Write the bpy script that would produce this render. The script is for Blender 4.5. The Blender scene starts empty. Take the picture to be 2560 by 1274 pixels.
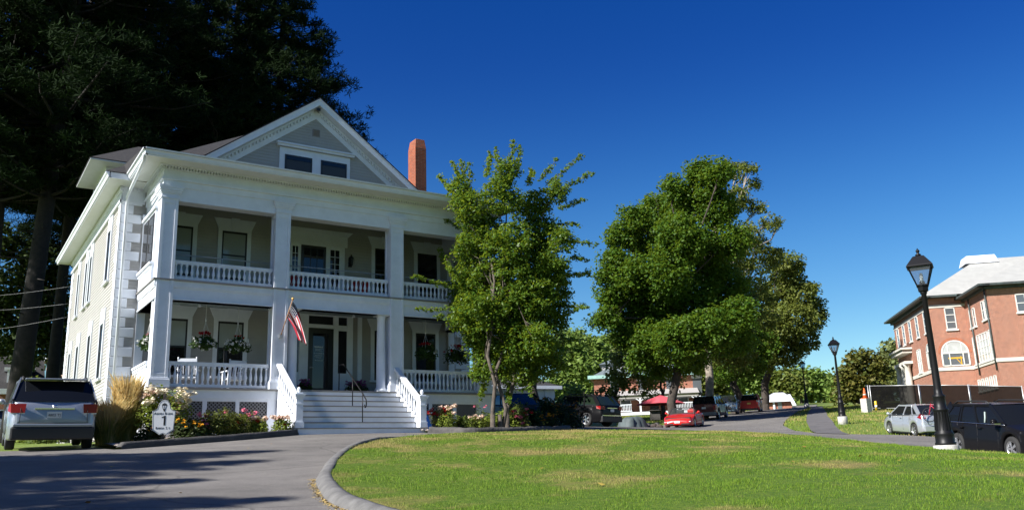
import bpy, math, random
import numpy as np
from mathutils import Vector, Matrix
from mathutils.geometry import delaunay_2d_cdt
S = bpy.context.scene
COL = S.collection
random.seed(7)
RNG = np.random.default_rng(11)

# ---------------------------------------------------------------- camera
W, H = 2560, 1274
YAW, PIT, ROL, FPX = math.radians(33.5585), math.radians(13.6), math.radians(-1.84), 2155.73
cf = np.array([math.sin(YAW)*math.cos(PIT), math.cos(YAW)*math.cos(PIT), math.sin(PIT)])
cr = np.array([math.cos(YAW), -math.sin(YAW), 0.0]); cu = np.cross(cr, cf)
cr, cu = math.cos(ROL)*cr+math.sin(ROL)*cu, -math.sin(ROL)*cr+math.cos(ROL)*cu
CAM = np.array([0.0, 0.0, 1.6])
cd = bpy.data.cameras.new('camera'); cam = bpy.data.objects.new('camera', cd); COL.objects.link(cam)
cd.sensor_width = 36; cd.lens = FPX/W*36; cd.clip_end = 5000; cd.clip_start = .1
cam.matrix_world = Matrix(((cr[0], cu[0], -cf[0], 0), (cr[1], cu[1], -cf[1], 0), (cr[2], cu[2], -cf[2], 1.6), (0, 0, 0, 1)))
S.camera = cam
# ---------------------------------------------------------------- sky and sun
SUN_EL, SUN_AZ = math.radians(37), math.radians(268)     # compass style, clockwise from +Y
wd = bpy.data.worlds.new('World'); S.world = wd; wd.use_nodes = True
nt = wd.node_tree; bg = nt.nodes['Background']
sky = nt.nodes.new('ShaderNodeTexSky'); sky.sky_type = 'NISHITA'; sky.sun_disc = False
sky.sun_elevation = SUN_EL; sky.sun_rotation = SUN_AZ
sky.altitude = 200; sky.air_density = 1.0; sky.dust_density = .5; sky.ozone_density = 5.0
hs = nt.nodes.new('ShaderNodeHueSaturation'); hs.inputs['Saturation'].default_value = 1.33; hs.inputs['Hue'].default_value = .522
# lighter, more cyan air low over the horizon (a brightness ramp over the elevation of the sky itself)
wtc = nt.nodes.new('ShaderNodeTexCoord'); wsx = nt.nodes.new('ShaderNodeSeparateXYZ'); wmr = nt.nodes.new('ShaderNodeMapRange'); wmx = nt.nodes.new('ShaderNodeMix')
wmr.interpolation_type = 'SMOOTHSTEP'; wmr.inputs[1].default_value = .46; wmr.inputs[2].default_value = .20
wmx.data_type = 'RGBA'; wmx.blend_type = 'MULTIPLY'; wmx.inputs[7].default_value = (1.55, 1.62, 1.15, 1)
nt.links.new(wtc.outputs['Generated'], wsx.inputs[0]); nt.links.new(wsx.outputs[2], wmr.inputs[0]); nt.links.new(wmr.outputs[0], wmx.inputs[0])
nt.links.new(sky.outputs[0], hs.inputs['Color']); nt.links.new(hs.outputs[0], wmx.inputs[6]); nt.links.new(wmx.outputs[2], bg.inputs['Color'])
bg.inputs['Strength'].default_value = .0505
sl = bpy.data.lights.new('sun', 'SUN'); sl.energy = 4.8; sl.angle = math.radians(.5); sl.color = (1, .965, .915)
so = bpy.data.objects.new('sun', sl); COL.objects.link(so)
SD = Vector((math.sin(SUN_AZ)*math.cos(SUN_EL), math.cos(SUN_AZ)*math.cos(SUN_EL), math.sin(SUN_EL)))
so.rotation_euler = SD.to_track_quat('Z', 'Y').to_euler(); so.location = (-30, 0, 40)
S.view_settings.view_transform = 'Standard'; S.view_settings.look = 'None'
S.view_settings.exposure = 1.16; S.view_settings.gamma = 1; S.view_settings.use_curve_mapping = False
S.cycles.max_bounces = 6; S.cycles.transparent_max_bounces = 12
S.cycles.use_denoising = True

# ---------------------------------------------------------------- terrain
def ray(x, y): return cf*FPX + cr*(x-W/2) - cu*(y-H/2)
def at(x, y, D):
    d = ray(x, y); return CAM + d*(D/math.hypot(d[0], d[1]))
def onY(x, y, Y):
    d = ray(x, y); return CAM + d*(Y/d[1])
def depth(p): return float((np.asarray(p)-CAM)@cf)
CP = [(1600,1274,10.5),(1050,1274,11),(2400,1274,10.5),(300,1274,11.5),(800,1210,14.5),(60,1128,23.4),(215,1124,23.7),(305,1120,23.2),
 (2367,1134,22),(2392,1132,29),(2560,1150,26.3),(1500,1079,31),(1900,1087,29),(1150,1087,26.5),(1500,1071,40),(1750,1074,43),
 (2220,1083,49.5),(2290,1087,47),(2108,1056,53),(2022,1016,95),(1715,1068,57),(1470,1064,52),(1790,1044,70),(1880,1030,86),(1980,1024,105),
 (2190,1023,69),(2500,1012,75),(1350,1062,54),(1600,1038,90),(2150,1006,125),(1700,1020,140)]
tp, tzv = [], []
for a_, b_, c_ in CP:
    p_ = at(a_, b_, c_); tp.append(p_[:2]); tzv.append(p_[2])
for a_, b_, c_ in [(0,0,.02),(9,25,2.63),(12.9,25,2.66),(4.4,30,2.7),(17.5,30,3.0),(4,42,3.1),(18,43,3.6),(0,-40,-3.5),(-40,0,-.5),(50,-30,-2.5),(-30,30,2.2),
 (-20,90,6),(-100,200,13),(150,260,19),(300,120,14),(300,-50,3),(0,350,20),(-200,0,0),(60,10,.9)]:
    tp.append((a_, b_)); tzv.append(c_)
tp = np.array(tp); tzv = np.array(tzv)
def _U(d2): return np.where(d2 > 0, d2*np.log(d2+1e-12), 0)
_n = len(tzv)
_K = _U(((tp[:, None]-tp[None])**2).sum(-1)) + np.eye(_n)*2
_P = np.c_[np.ones(_n), tp]
_w = np.linalg.solve(np.block([[_K, _P], [_P.T, np.zeros((3, 3))]]), np.r_[tzv, 0, 0, 0])
def tz(X, Y):
    X = np.asarray(X, float); Y = np.asarray(Y, float)
    sh = X.shape; X = X.ravel(); Y = Y.ravel(); out = np.zeros(len(X))
    for i in range(0, len(X), 20000):
        x = X[i:i+20000]; y = Y[i:i+20000]
        out[i:i+20000] = _U((x[:, None]-tp[:, 0])**2+(y[:, None]-tp[:, 1])**2)@_w[:_n]+_w[_n]+_w[_n+1]*x+_w[_n+2]*y
    return out.reshape(sh)
def tzs(x, y): return float(tz([x], [y])[0])
def gp(x, D):                      # ground point below the photo column x at distance D
    p = at(x, 1060, D); return Vector((p[0], p[1], tzs(p[0], p[1])))

# ---------------------------------------------------------------- materials
MATS = {}
def mat(name, col, rough=.6, var=.0, vscale=3.0, bump=0, bscale=40, metal=0, coat=0, spec=.5, col2=None, fac=(.35, .65), detail=6):
    m = bpy.data.materials.new(name); m.use_nodes = True; n = m.node_tree.nodes; l = m.node_tree.links
    b = n['Principled BSDF']; b.inputs['Roughness'].default_value = rough; b.inputs['Metallic'].default_value = metal
    b.inputs['Coat Weight'].default_value = coat; b.inputs['Coat Roughness'].default_value = .03
    b.inputs['Specular IOR Level'].default_value = spec
    b.inputs['Base Color'].default_value = (*col, 1)
    tc = n.new('ShaderNodeTexCoord')
    if var or col2:
        nz = n.new('ShaderNodeTexNoise'); nz.inputs['Scale'].default_value = vscale; nz.inputs['Detail'].default_value = detail; nz.inputs['Roughness'].default_value = .65
        l.new(tc.outputs['Object'], nz.inputs['Vector'])
        mr = n.new('ShaderNodeMapRange'); mr.inputs[1].default_value = fac[0]; mr.inputs[2].default_value = fac[1]
        l.new(nz.outputs['Fac'], mr.inputs[0])
        mx = n.new('ShaderNodeMix'); mx.data_type = 'RGBA'
        c2 = col2 if col2 else tuple(c*(1-var) for c in col); c1 = col if col2 else tuple(min(1, c*(1+var*.5)) for c in col)
        mx.inputs[6].default_value = (*c1, 1); mx.inputs[7].default_value = (*c2, 1)
        l.new(mr.outputs[0], mx.inputs[0]); l.new(mx.outputs[2], b.inputs['Base Color'])
    if bump:
        nb = n.new('ShaderNodeTexNoise'); nb.inputs['Scale'].default_value = bscale; nb.inputs['Detail'].default_value = 4
        l.new(tc.outputs['Object'], nb.inputs['Vector'])
        bp = n.new('ShaderNodeBump'); bp.inputs['Strength'].default_value = bump; bp.inputs['Distance'].default_value = .02
        l.new(nb.outputs['Fac'], bp.inputs['Height']); l.new(bp.outputs[0], b.inputs['Normal'])
    MATS[name] = m
    return m
def brick(name, c1, c2, mort, tx, ty, bw=.22, bh=.075, ms=.012):
    m = mat(name, c1, .85); n = m.node_tree.nodes; l = m.node_tree.links; b = n['Principled BSDF']
    tc = n.new('ShaderNodeTexCoord'); sp = n.new('ShaderNodeSeparateXYZ'); l.new(tc.outputs['Object'], sp.inputs[0])
    mu = n.new('ShaderNodeMath'); mu.operation = 'MULTIPLY'; mu.inputs[1].default_value = tx; l.new(sp.outputs[0], mu.inputs[0])
    ma = n.new('ShaderNodeMath'); ma.operation = 'MULTIPLY_ADD'; ma.inputs[1].default_value = ty; l.new(sp.outputs[1], ma.inputs[0]); l.new(mu.outputs[0], ma.inputs[2])
    cb = n.new('ShaderNodeCombineXYZ'); l.new(ma.outputs[0], cb.inputs[0]); l.new(sp.outputs[2], cb.inputs[1])
    bt = n.new('ShaderNodeTexBrick'); l.new(cb.outputs[0], bt.inputs['Vector']); bt.inputs['Scale'].default_value = 1
    bt.inputs['Brick Width'].default_value = bw; bt.inputs['Row Height'].default_value = bh; bt.inputs['Mortar Size'].default_value = ms
    bt.inputs['Color1'].default_value = (*c1, 1); bt.inputs['Color2'].default_value = (*c2, 1); bt.inputs['Mortar'].default_value = (*mort, 1)
    nz = n.new('ShaderNodeTexNoise'); nz.inputs['Scale'].default_value = 4.5; nz.inputs['Detail'].default_value = 8; nz.inputs['Roughness'].default_value = .9; l.new(tc.outputs['Object'], nz.inputs['Vector'])
    mr = n.new('ShaderNodeMapRange'); mr.inputs[1].default_value = .3; mr.inputs[2].default_value = .7; mr.inputs[3].default_value = .55; mr.inputs[4].default_value = 1.35; l.new(nz.outputs['Fac'], mr.inputs[0])
    mx = n.new('ShaderNodeMix'); mx.data_type = 'RGBA'; mx.blend_type = 'MULTIPLY'; mx.inputs[0].default_value = 1
    l.new(bt.outputs['Color'], mx.inputs[6]); l.new(mr.outputs[0], mx.inputs[7]); l.new(mx.outputs[2], b.inputs['Base Color'])
    bp = n.new('ShaderNodeBump'); bp.inputs['Strength'].default_value = .5; bp.inputs['Distance'].default_value = .01; l.new(bt.outputs['Fac'], bp.inputs['Height']); bp.invert = True; l.new(bp.outputs[0], b.inputs['Normal'])
    return m
def leafmat(name, c1, c2, trans=.3, tcol=None, rough=.5):
    m = bpy.data.materials.new(name); m.use_nodes = True; n = m.node_tree.nodes; l = m.node_tree.links
    b = n['Principled BSDF']; out = n['Material Output']; b.inputs['Roughness'].default_value = rough; b.inputs['Specular IOR Level'].default_value = .16
    a = n.new('ShaderNodeAttribute'); a.attribute_name = 'rnd'
    mx = n.new('ShaderNodeMix'); mx.data_type = 'RGBA'; mx.inputs[6].default_value = (*c1, 1); mx.inputs[7].default_value = (*c2, 1)
    l.new(a.outputs['Fac'], mx.inputs[0]); l.new(mx.outputs[2], b.inputs['Base Color'])
    tr = n.new('ShaderNodeBsdfTranslucent')
    t = tcol or tuple(min(1, c*1.8) for c in c2); tr.inputs['Color'].default_value = (*t, 1)
    ms = n.new('ShaderNodeMixShader'); ms.inputs[0].default_value = trans
    l.new(b.outputs[0], ms.inputs[1]); l.new(tr.outputs[0], ms.inputs[2]); l.new(ms.outputs[0], out.inputs['Surface'])
    MATS[name] = m; return m

white = mat('white_paint', (.70, .735, .79), .45, var=.07, vscale=2.5, bump=.05, bscale=25)
taupe = mat('taupe_siding', (.37, .36, .34), .6, var=.07, vscale=2, bump=.06, bscale=30)
cream = mat('cream_soffit', (.64, .65, .62), .6, var=.05)
greyfloor = mat('grey_porch_floor', (.22, .21, .20), .6, var=.1)
ceilm = mat('porch_ceiling', (.27, .32, .33), .6)
shingle = mat('dark_shingle', (.016, .016, .018), .9, col2=(.032, .030, .030), vscale=9, bump=.5, bscale=14)
black = mat('black_paint', (.012, .012, .013), .35)
sash = mat('black_sash', (.012, .012, .014), .4)
glass = mat('dark_glass', (.010, .011, .012), .03, spec=.6)
blindg = mat('glass_with_blind', (.30, .33, .31), .08, var=.06, vscale=1.2, spec=.6)
screen = mat('insect_screen', (.03, .034, .04), .5)
brick_ch = brick('chimney_brick', (.31, .068, .024), (.22, .045, .018), (.22, .11, .07), .7, .7)
chrome = mat('chrome', (.7, .7, .72), .15, metal=1)
redlens = mat('red_lens', (.22, .004, .005), .3)
clearlens = mat('clear_lens', (.6, .6, .6), .1, coat=1)
rubber = mat('rubber', (.018, .018, .018), .85)
alloy = mat('alloy_rim', (.5, .51, .53), .3, metal=.8)
plastic = mat('black_plastic', (.016, .016, .017), .55)
plate = mat('plate_white', (.6, .6, .58), .5)
wood = mat('wood_pole', (.35, .19, .09), .55)
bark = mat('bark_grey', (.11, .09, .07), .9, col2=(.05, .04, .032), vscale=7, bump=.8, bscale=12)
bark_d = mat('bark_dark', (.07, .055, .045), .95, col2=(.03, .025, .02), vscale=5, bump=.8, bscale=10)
bark_p = mat('bark_pine_shaded', (.022, .018, .016), .95, col2=(.010, .009, .008), vscale=5, bump=.8, bscale=10)  # darkened bark: the pines' shade on each other is in the colour
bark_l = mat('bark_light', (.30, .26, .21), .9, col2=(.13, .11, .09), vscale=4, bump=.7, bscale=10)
iron = mat('black_iron', (.006, .006, .007), .45, spec=.25)
concrete = mat('concrete', (.42, .41, .38), .9, var=.25, vscale=9, bump=.3)
stone = mat('limestone', (.55, .53, .47), .8, var=.12, vscale=2)
txt = mat('sign_ink', (.012, .012, .014), .5)
signw = mat('sign_white', (.72, .74, .76), .35, var=.03)

# ---------------------------------------------------------------- helpers
class MB:
    def __init__(s, T=None): s.v = []; s.f = []; s.T = T; s.sm = []
    def add(s, vs, fs, smooth=False):
        o = len(s.v)
        if s.T is not None: vs = [s.T @ Vector(v) for v in vs]
        s.v += [tuple(v) for v in vs]; s.f += [tuple(i+o for i in f) for f in fs]; s.sm += [smooth]*len(fs)
        return s
    def box(s, x0, x1, y0, y1, z0, z1):
        return s.add([(x0,y0,z0),(x1,y0,z0),(x1,y1,z0),(x0,y1,z0),(x0,y0,z1),(x1,y0,z1),(x1,y1,z1),(x0,y1,z1)],
                     [(3,2,1,0),(4,5,6,7),(0,1,5,4),(1,2,6,5),(2,3,7,6),(3,0,4,7)])
    def quad(s, *p): return s.add(p, [tuple(range(len(p)))])
    def prism(s, pts, axis, a, b):              # pts in the plane of the two other axes, extruded a..b along axis
        n = len(pts)
        def P(p, t):
            q = list(p); q.insert(axis, t); return tuple(q)
        return s.add([P(p, a) for p in pts]+[P(p, b) for p in pts],
                     [tuple(range(n))[::-1], tuple(range(n, 2*n))]+[(i, (i+1) % n, n+(i+1) % n, n+i) for i in range(n)])
    def tube(s, pts, r, n=8, cap=True):
        pts = [Vector(p) for p in pts]; m = len(pts)
        rs = r if hasattr(r, '__len__') else [r]*m
        vs = []; up = None
        for i, p in enumerate(pts):
            t = (pts[min(i+1, m-1)]-pts[max(i-1, 0)]).normalized()
            if up is None: up = Vector((0, 0, 1)) if abs(t.z) < .9 else Vector((1, 0, 0))
            a = t.cross(up).normalized(); b = a.cross(t).normalized(); up = b
            for k in range(n):
                an = 2*math.pi*k/n; vs.append(p+a*(rs[i]*math.cos(an))+b*(rs[i]*math.sin(an)))
        fs = [(i*n+k, i*n+(k+1) % n, (i+1)*n+(k+1) % n, (i+1)*n+k) for i in range(m-1) for k in range(n)]
        if cap: fs += [tuple(range(n))[::-1], tuple(range((m-1)*n, m*n))]
        return s.add(vs, fs, True)
    def beam(s, p0, p1, w, t, up=(0, 0, 1)):
        p0 = Vector(p0); p1 = Vector(p1); d = (p1-p0).normalized(); u = Vector(up)
        a = d.cross(u).normalized(); b = a.cross(d).normalized(); a *= w/2; b *= t/2
        return s.add([p0-a-b, p0+a-b, p0+a+b, p0-a+b, p1-a-b, p1+a-b, p1+a+b, p1-a+b],
                     [(3,2,1,0),(4,5,6,7),(0,1,5,4),(1,2,6,5),(2,3,7,6),(3,0,4,7)])
    def lathe(s, prof, c=(0, 0, 0), n=16, smooth=True):
        vs = [(c[0]+r*math.cos(2*math.pi*k/n), c[1]+r*math.sin(2*math.pi*k/n), c[2]+z) for r, z in prof for k in range(n)]
        m = len(prof)
        fs = [(i*n+k, i*n+(k+1) % n, (i+1)*n+(k+1) % n, (i+1)*n+k) for i in range(m-1) for k in range(n)]
        fs += [tuple(range(n))[::-1], tuple(range((m-1)*n, m*n))]
        return s.add(vs, fs, smooth)
    def grid(s, rows, smooth=True, close=False):
        n = len(rows[0]); vs = [p for r in rows for p in r]; fs = []
        for i in range(len(rows)-1):
            for k in range(n if close else n-1):
                fs.append((i*n+k, i*n+(k+1) % n, (i+1)*n+(k+1) % n, (i+1)*n+k))
        return s.add(vs, fs, smooth)
    def build(s, name, m, parent=None, loc=None, bevel=0):
        o0 = Vector(loc) if loc is not None else Vector((0, 0, 0))
        me = bpy.data.meshes.new(name); me.from_pydata([Vector(v)-o0 for v in s.v], [], s.f)
        me.polygons.foreach_set('use_smooth', s.sm); me.update()
        o = bpy.data.objects.new(name, me); COL.objects.link(o); me.materials.append(m)
        if parent is not None: o.parent = parent
        if loc is not None and parent is None: o.location = o0
        if bevel:
            bv = o.modifiers.new('bevel', 'BEVEL'); bv.width = bevel; bv.segments = 2; bv.limit_method = 'ANGLE'; bv.angle_limit = math.radians(50)
        return o
def npmesh(name, V, F, m, parent=None, rnd=None, smooth=False):
    V = np.asarray(V, np.float32); F = np.asarray(F, np.int32); k = F.shape[1]
    me = bpy.data.meshes.new(name); me.vertices.add(len(V)); me.vertices.foreach_set('co', V.ravel())
    me.loops.add(F.size); me.loops.foreach_set('vertex_index', F.ravel())
    me.polygons.add(len(F)); me.polygons.foreach_set('loop_start', np.arange(0, F.size, k, dtype=np.int32))
    me.polygons.foreach_set('use_smooth', np.full(len(F), smooth))
    me.update(calc_edges=True); me.materials.append(m)
    if rnd is not None:
        at_ = me.attributes.new('rnd', 'FLOAT', 'FACE'); at_.data.foreach_set('value', np.asarray(rnd, np.float32))
    o = bpy.data.objects.new(name, me); COL.objects.link(o)
    if parent is not None: o.parent = parent
    return o
def tag(o, label, cat, group=None):
    o['label'] = label; o['category'] = cat
    if group: o['group'] = group
    return o
def thing(name, label, cat, loc=(0, 0, 0), rz=0, group=None):
    o = bpy.data.objects.new(name, None); COL.objects.link(o); o.location = loc; o.rotation_euler = (0, 0, rz); o.empty_display_size = .2
    return tag(o, label, cat, group)
def struct(o): o['kind'] = 'structure'; return o
def dup(root, loc, rz=None, label=None, group=None, scale=None):
    def cp(o, par):
        c = o.copy(); COL.objects.link(c)
        if par is not None: c.parent = par
        for ch in [x for x in COL.objects if x.parent == o]: cp(ch, c)
        return c
    r = cp(root, None); r.location = loc
    if rz is not None: r.rotation_euler = (0, 0, rz)
    if label: r['label'] = label
    if group: r['group'] = group
    if scale: r.scale = scale
    return r
def frame(o, u, n):                # local (u along the wall, n out of the wall, z up) -> world
    o = Vector(o); u = Vector(u).normalized(); n = Vector(n).normalized()
    return Matrix(((u.x, n.x, 0, o.x), (u.y, n.y, 0, o.y), (0, 0, 1, o.z), (0, 0, 0, 1)))
def text_mesh(s, size, name, m, parent, M4, ext=.002, bold=False):
    cv = bpy.data.curves.new(name, 'FONT'); cv.body = s; cv.size = size; cv.align_x = 'CENTER'; cv.extrude = ext
    if bold: cv.offset = size*.02
    t = bpy.data.objects.new(name, cv); COL.objects.link(t)
    dg = bpy.context.evaluated_depsgraph_get(); dg.update()
    me = bpy.data.meshes.new_from_object(t.evaluated_get(dg)); me.transform(M4)
    bpy.data.objects.remove(t); me.materials.clear(); me.materials.append(m)
    o = bpy.data.objects.new(name, me); COL.objects.link(o); o.parent = parent
    return o
def unit(v): return v/np.maximum(np.linalg.norm(v, axis=1, keepdims=True), 1e-9)
def leaf_quads(C, size, asp=.55, up=.5, rng=RNG, out=None, droop=0):
    C = np.asarray(C, float); N = len(C)
    nrm = rng.normal(size=(N, 3)); nrm[:, 2] = np.abs(nrm[:, 2])*1+up
    if out is not None: nrm = nrm + out*.8
    nrm = unit(nrm)
    a = rng.normal(size=(N, 3)); a[:, 2] -= droop; a = unit(a-(a*nrm).sum(1, keepdims=True)*nrm); b = np.cross(nrm, a)
    s = (size*rng.uniform(.65, 1.3, N))[:, None]
    V = np.stack([C-a*s*.5, C+b*s*asp*.5-nrm*s*.06, C+a*s*.5, C-b*s*asp*.5-nrm*s*.06], 1).reshape(-1, 3)
    return V, np.arange(4*N).reshape(N, 4)
def sph(N, rng=RNG, pw=.45):
    d = unit(rng.normal(size=(N, 3))); return d*(rng.uniform(0, 1, N)**pw)[:, None], d
# ================================================================ setting: ground, asphalt, lawn, kerb
def lawnmat(name, g1, g2, dry, amt=(.615, .80), sc=.5, attr=False):
    m = bpy.data.materials.new(name); m.use_nodes = True; n = m.node_tree.nodes; l = m.node_tree.links; b = n['Principled BSDF']
    b.inputs['Roughness'].default_value = .7; b.inputs['Specular IOR Level'].default_value = .2
    tc = n.new('ShaderNodeTexCoord')
    def noise(s, d=5, r=.6):
        z = n.new('ShaderNodeTexNoise'); z.inputs['Scale'].default_value = s; z.inputs['Detail'].default_value = d; z.inputs['Roughness'].default_value = r
        l.new(tc.outputs['Object'], z.inputs['Vector']); return z
    a = noise(sc, 6, .62); f = noise(9, 5, .7)
    mr = n.new('ShaderNodeMapRange'); mr.inputs[1].default_value = amt[0]; mr.inputs[2].default_value = amt[1]; mr.inputs[4].default_value = .85
    # the turf dries out towards the crest of the bank, far from the kerb end
    sx = n.new('ShaderNodeSeparateXYZ'); l.new(tc.outputs['Object'], sx.inputs[0]); dy = n.new('ShaderNodeMapRange'); dy.inputs[1].default_value = 12; dy.inputs[2].default_value = 21; dy.inputs[3].default_value = -.05; dy.inputs[4].default_value = .06; l.new(sx.outputs[1], dy.inputs[0])
    fn = noise(5, 4, .7); fa = n.new('ShaderNodeMath'); fa.operation = 'MULTIPLY_ADD'; fa.inputs[1].default_value = .28; l.new(fn.outputs['Fac'], fa.inputs[0]); l.new(a.outputs['Fac'], fa.inputs[2])
    ad = n.new('ShaderNodeMath'); ad.operation = 'ADD'; l.new(fa.outputs[0], ad.inputs[0]); l.new(dy.outputs[0], ad.inputs[1]); l.new(ad.outputs[0], mr.inputs[0])
    mg = n.new('ShaderNodeMix'); mg.data_type = 'RGBA'; mg.inputs[6].default_value = (*g1, 1); mg.inputs[7].default_value = (*g2, 1)
    if attr:
        at_ = n.new('ShaderNodeAttribute'); at_.attribute_name = 'rnd'; l.new(at_.outputs['Fac'], mg.inputs[0])
    else:
        m2 = n.new('ShaderNodeMapRange'); m2.inputs[1].default_value = .35; m2.inputs[2].default_value = .65; l.new(f.outputs['Fac'], m2.inputs[0]); l.new(m2.outputs[0], mg.inputs[0])
    md = n.new('ShaderNodeMix'); md.data_type = 'RGBA'; md.inputs[7].default_value = (*dry, 1)
    l.new(mr.outputs[0], md.inputs[0]); l.new(mg.outputs[2], md.inputs[6]); l.new(md.outputs[2], b.inputs['Base Color'])
    bp = n.new('ShaderNodeBump'); bp.inputs['Strength'].default_value = .6; bp.inputs['Distance'].default_value = .04; fb = noise(30, 4); l.new(fb.outputs['Fac'], bp.inputs['Height'])
    if not attr: l.new(bp.outputs[0], b.inputs['Normal'])
    if attr:
        tr = n.new('ShaderNodeBsdfTranslucent'); tr.inputs['Color'].default_value = (.16, .26, .03, 1)
        ms = n.new('ShaderNodeMixShader'); ms.inputs[0].default_value = .25; l.new(b.outputs[0], ms.inputs[1]); l.new(tr.outputs[0], ms.inputs[2]); l.new(ms.outputs[0], n['Material Output'].inputs['Surface'])
    return m
lawn_m = lawnmat('lawn_soil', (.04, .085, .006), (.095, .14, .015), (.21, .155, .06))
blade_m = lawnmat('grass_blades', (.052, .135, .005), (.19, .275, .028), (.38, .29, .12), attr=True)
field_m = lawnmat('field_grass', (.085, .14, .02), (.15, .19, .04), (.22, .18, .08), (.72, .95), .25)
asphalt = mat('asphalt', (.155, .144, .131), .9, col2=(.112, .104, .096), vscale=1.4, bump=.5, bscale=180, detail=10)
def asph_fine(m):
    n = m.node_tree.nodes; l = m.node_tree.links; b = n['Principled BSDF']; src = b.inputs['Base Color'].links[0].from_socket
    tc = n.new('ShaderNodeTexCoord'); z = n.new('ShaderNodeTexNoise'); z.inputs['Scale'].default_value = 55; z.inputs['Detail'].default_value = 3; l.new(tc.outputs['Object'], z.inputs['Vector'])
    mr = n.new('ShaderNodeMapRange'); mr.inputs[1].default_value = .3; mr.inputs[2].default_value = .7; mr.inputs[3].default_value = .7; mr.inputs[4].default_value = 1.3; l.new(z.outputs['Fac'], mr.inputs[0])
    # wide, faint wheel tracks and repaired strips
    mp = n.new('ShaderNodeMapping'); mp.inputs['Scale'].default_value = (.12, .9, 1); mp.inputs['Rotation'].default_value = (0, 0, -.9); l.new(tc.outputs['Object'], mp.inputs['Vector'])
    z2 = n.new('ShaderNodeTexNoise'); z2.inputs['Scale'].default_value = .8; z2.inputs['Detail'].default_value = 5; l.new(mp.outputs[0], z2.inputs['Vector'])
    m2 = n.new('ShaderNodeMapRange'); m2.inputs[1].default_value = .35; m2.inputs[2].default_value = .65; m2.inputs[3].default_value = .82; m2.inputs[4].default_value = 1.12; l.new(z2.outputs['Fac'], m2.inputs[0])
    mm = n.new('ShaderNodeMath'); mm.operation = 'MULTIPLY'; l.new(mr.outputs[0], mm.inputs[0]); l.new(m2.outputs[0], mm.inputs[1])
    # hairline cracks and darker oily spots
    vc = n.new('ShaderNodeTexVoronoi'); vc.feature = 'DISTANCE_TO_EDGE'; vc.inputs['Scale'].default_value = .33; zw = n.new('ShaderNodeTexNoise'); zw.inputs['Scale'].default_value = 1.2; zw.inputs['Detail'].default_value = 6; l.new(tc.outputs['Object'], zw.inputs['Vector'])
    vm = n.new('ShaderNodeMix'); vm.data_type = 'RGBA'; vm.inputs[0].default_value = .25; l.new(tc.outputs['Object'], vm.inputs[6]); l.new(zw.outputs['Color'], vm.inputs[7]); l.new(vm.outputs[2], vc.inputs['Vector'])
    cm = n.new('ShaderNodeMapRange'); cm.inputs[1].default_value = .002; cm.inputs[2].default_value = .010; cm.inputs[3].default_value = .62; cm.inputs[4].default_value = 1; l.new(vc.outputs['Distance'], cm.inputs[0])
    zo = n.new('ShaderNodeTexNoise'); zo.inputs['Scale'].default_value = .9; zo.inputs['Detail'].default_value = 3; l.new(tc.outputs['Object'], zo.inputs['Vector']); om = n.new('ShaderNodeMapRange'); om.inputs[1].default_value = .66; om.inputs[2].default_value = .78; om.inputs[3].default_value = 1; om.inputs[4].default_value = .6; l.new(zo.outputs['Fac'], om.inputs[0])
    m3 = n.new('ShaderNodeMath'); m3.operation = 'MULTIPLY'; l.new(cm.outputs[0], m3.inputs[0]); l.new(om.outputs[0], m3.inputs[1]); m4 = n.new('ShaderNodeMath'); m4.operation = 'MULTIPLY'; l.new(m3.outputs[0], m4.inputs[0]); l.new(mm.outputs[0], m4.inputs[1]); mm = m4
    mx = n.new('ShaderNodeMix'); mx.data_type = 'RGBA'; mx.blend_type = 'MULTIPLY'; mx.inputs[0].default_value = 1
    l.new(src, mx.inputs[6]); l.new(mm.outputs[0], mx.inputs[7]); l.new(mx.outputs[2], b.inputs['Base Color'])
asph_fine(asphalt)
pathm = mat('path_asphalt', (.10, .095, .095), .9, var=.25, vscale=1.5, bump=.4, bscale=120)
kerbm = mat('kerb_asphalt', (.15, .147, .143), .85, col2=(.085, .083, .08), vscale=3.2, bump=.5, bscale=60)
gravel = mat('gravel', (.42, .36, .30), .9, col2=(.16, .13, .11), vscale=28, bump=1, bscale=30)
edgem = mat('edging_timber', (.035, .034, .034), .8, col2=(.07, .066, .062), vscale=4, bump=.5, bscale=20)

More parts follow.
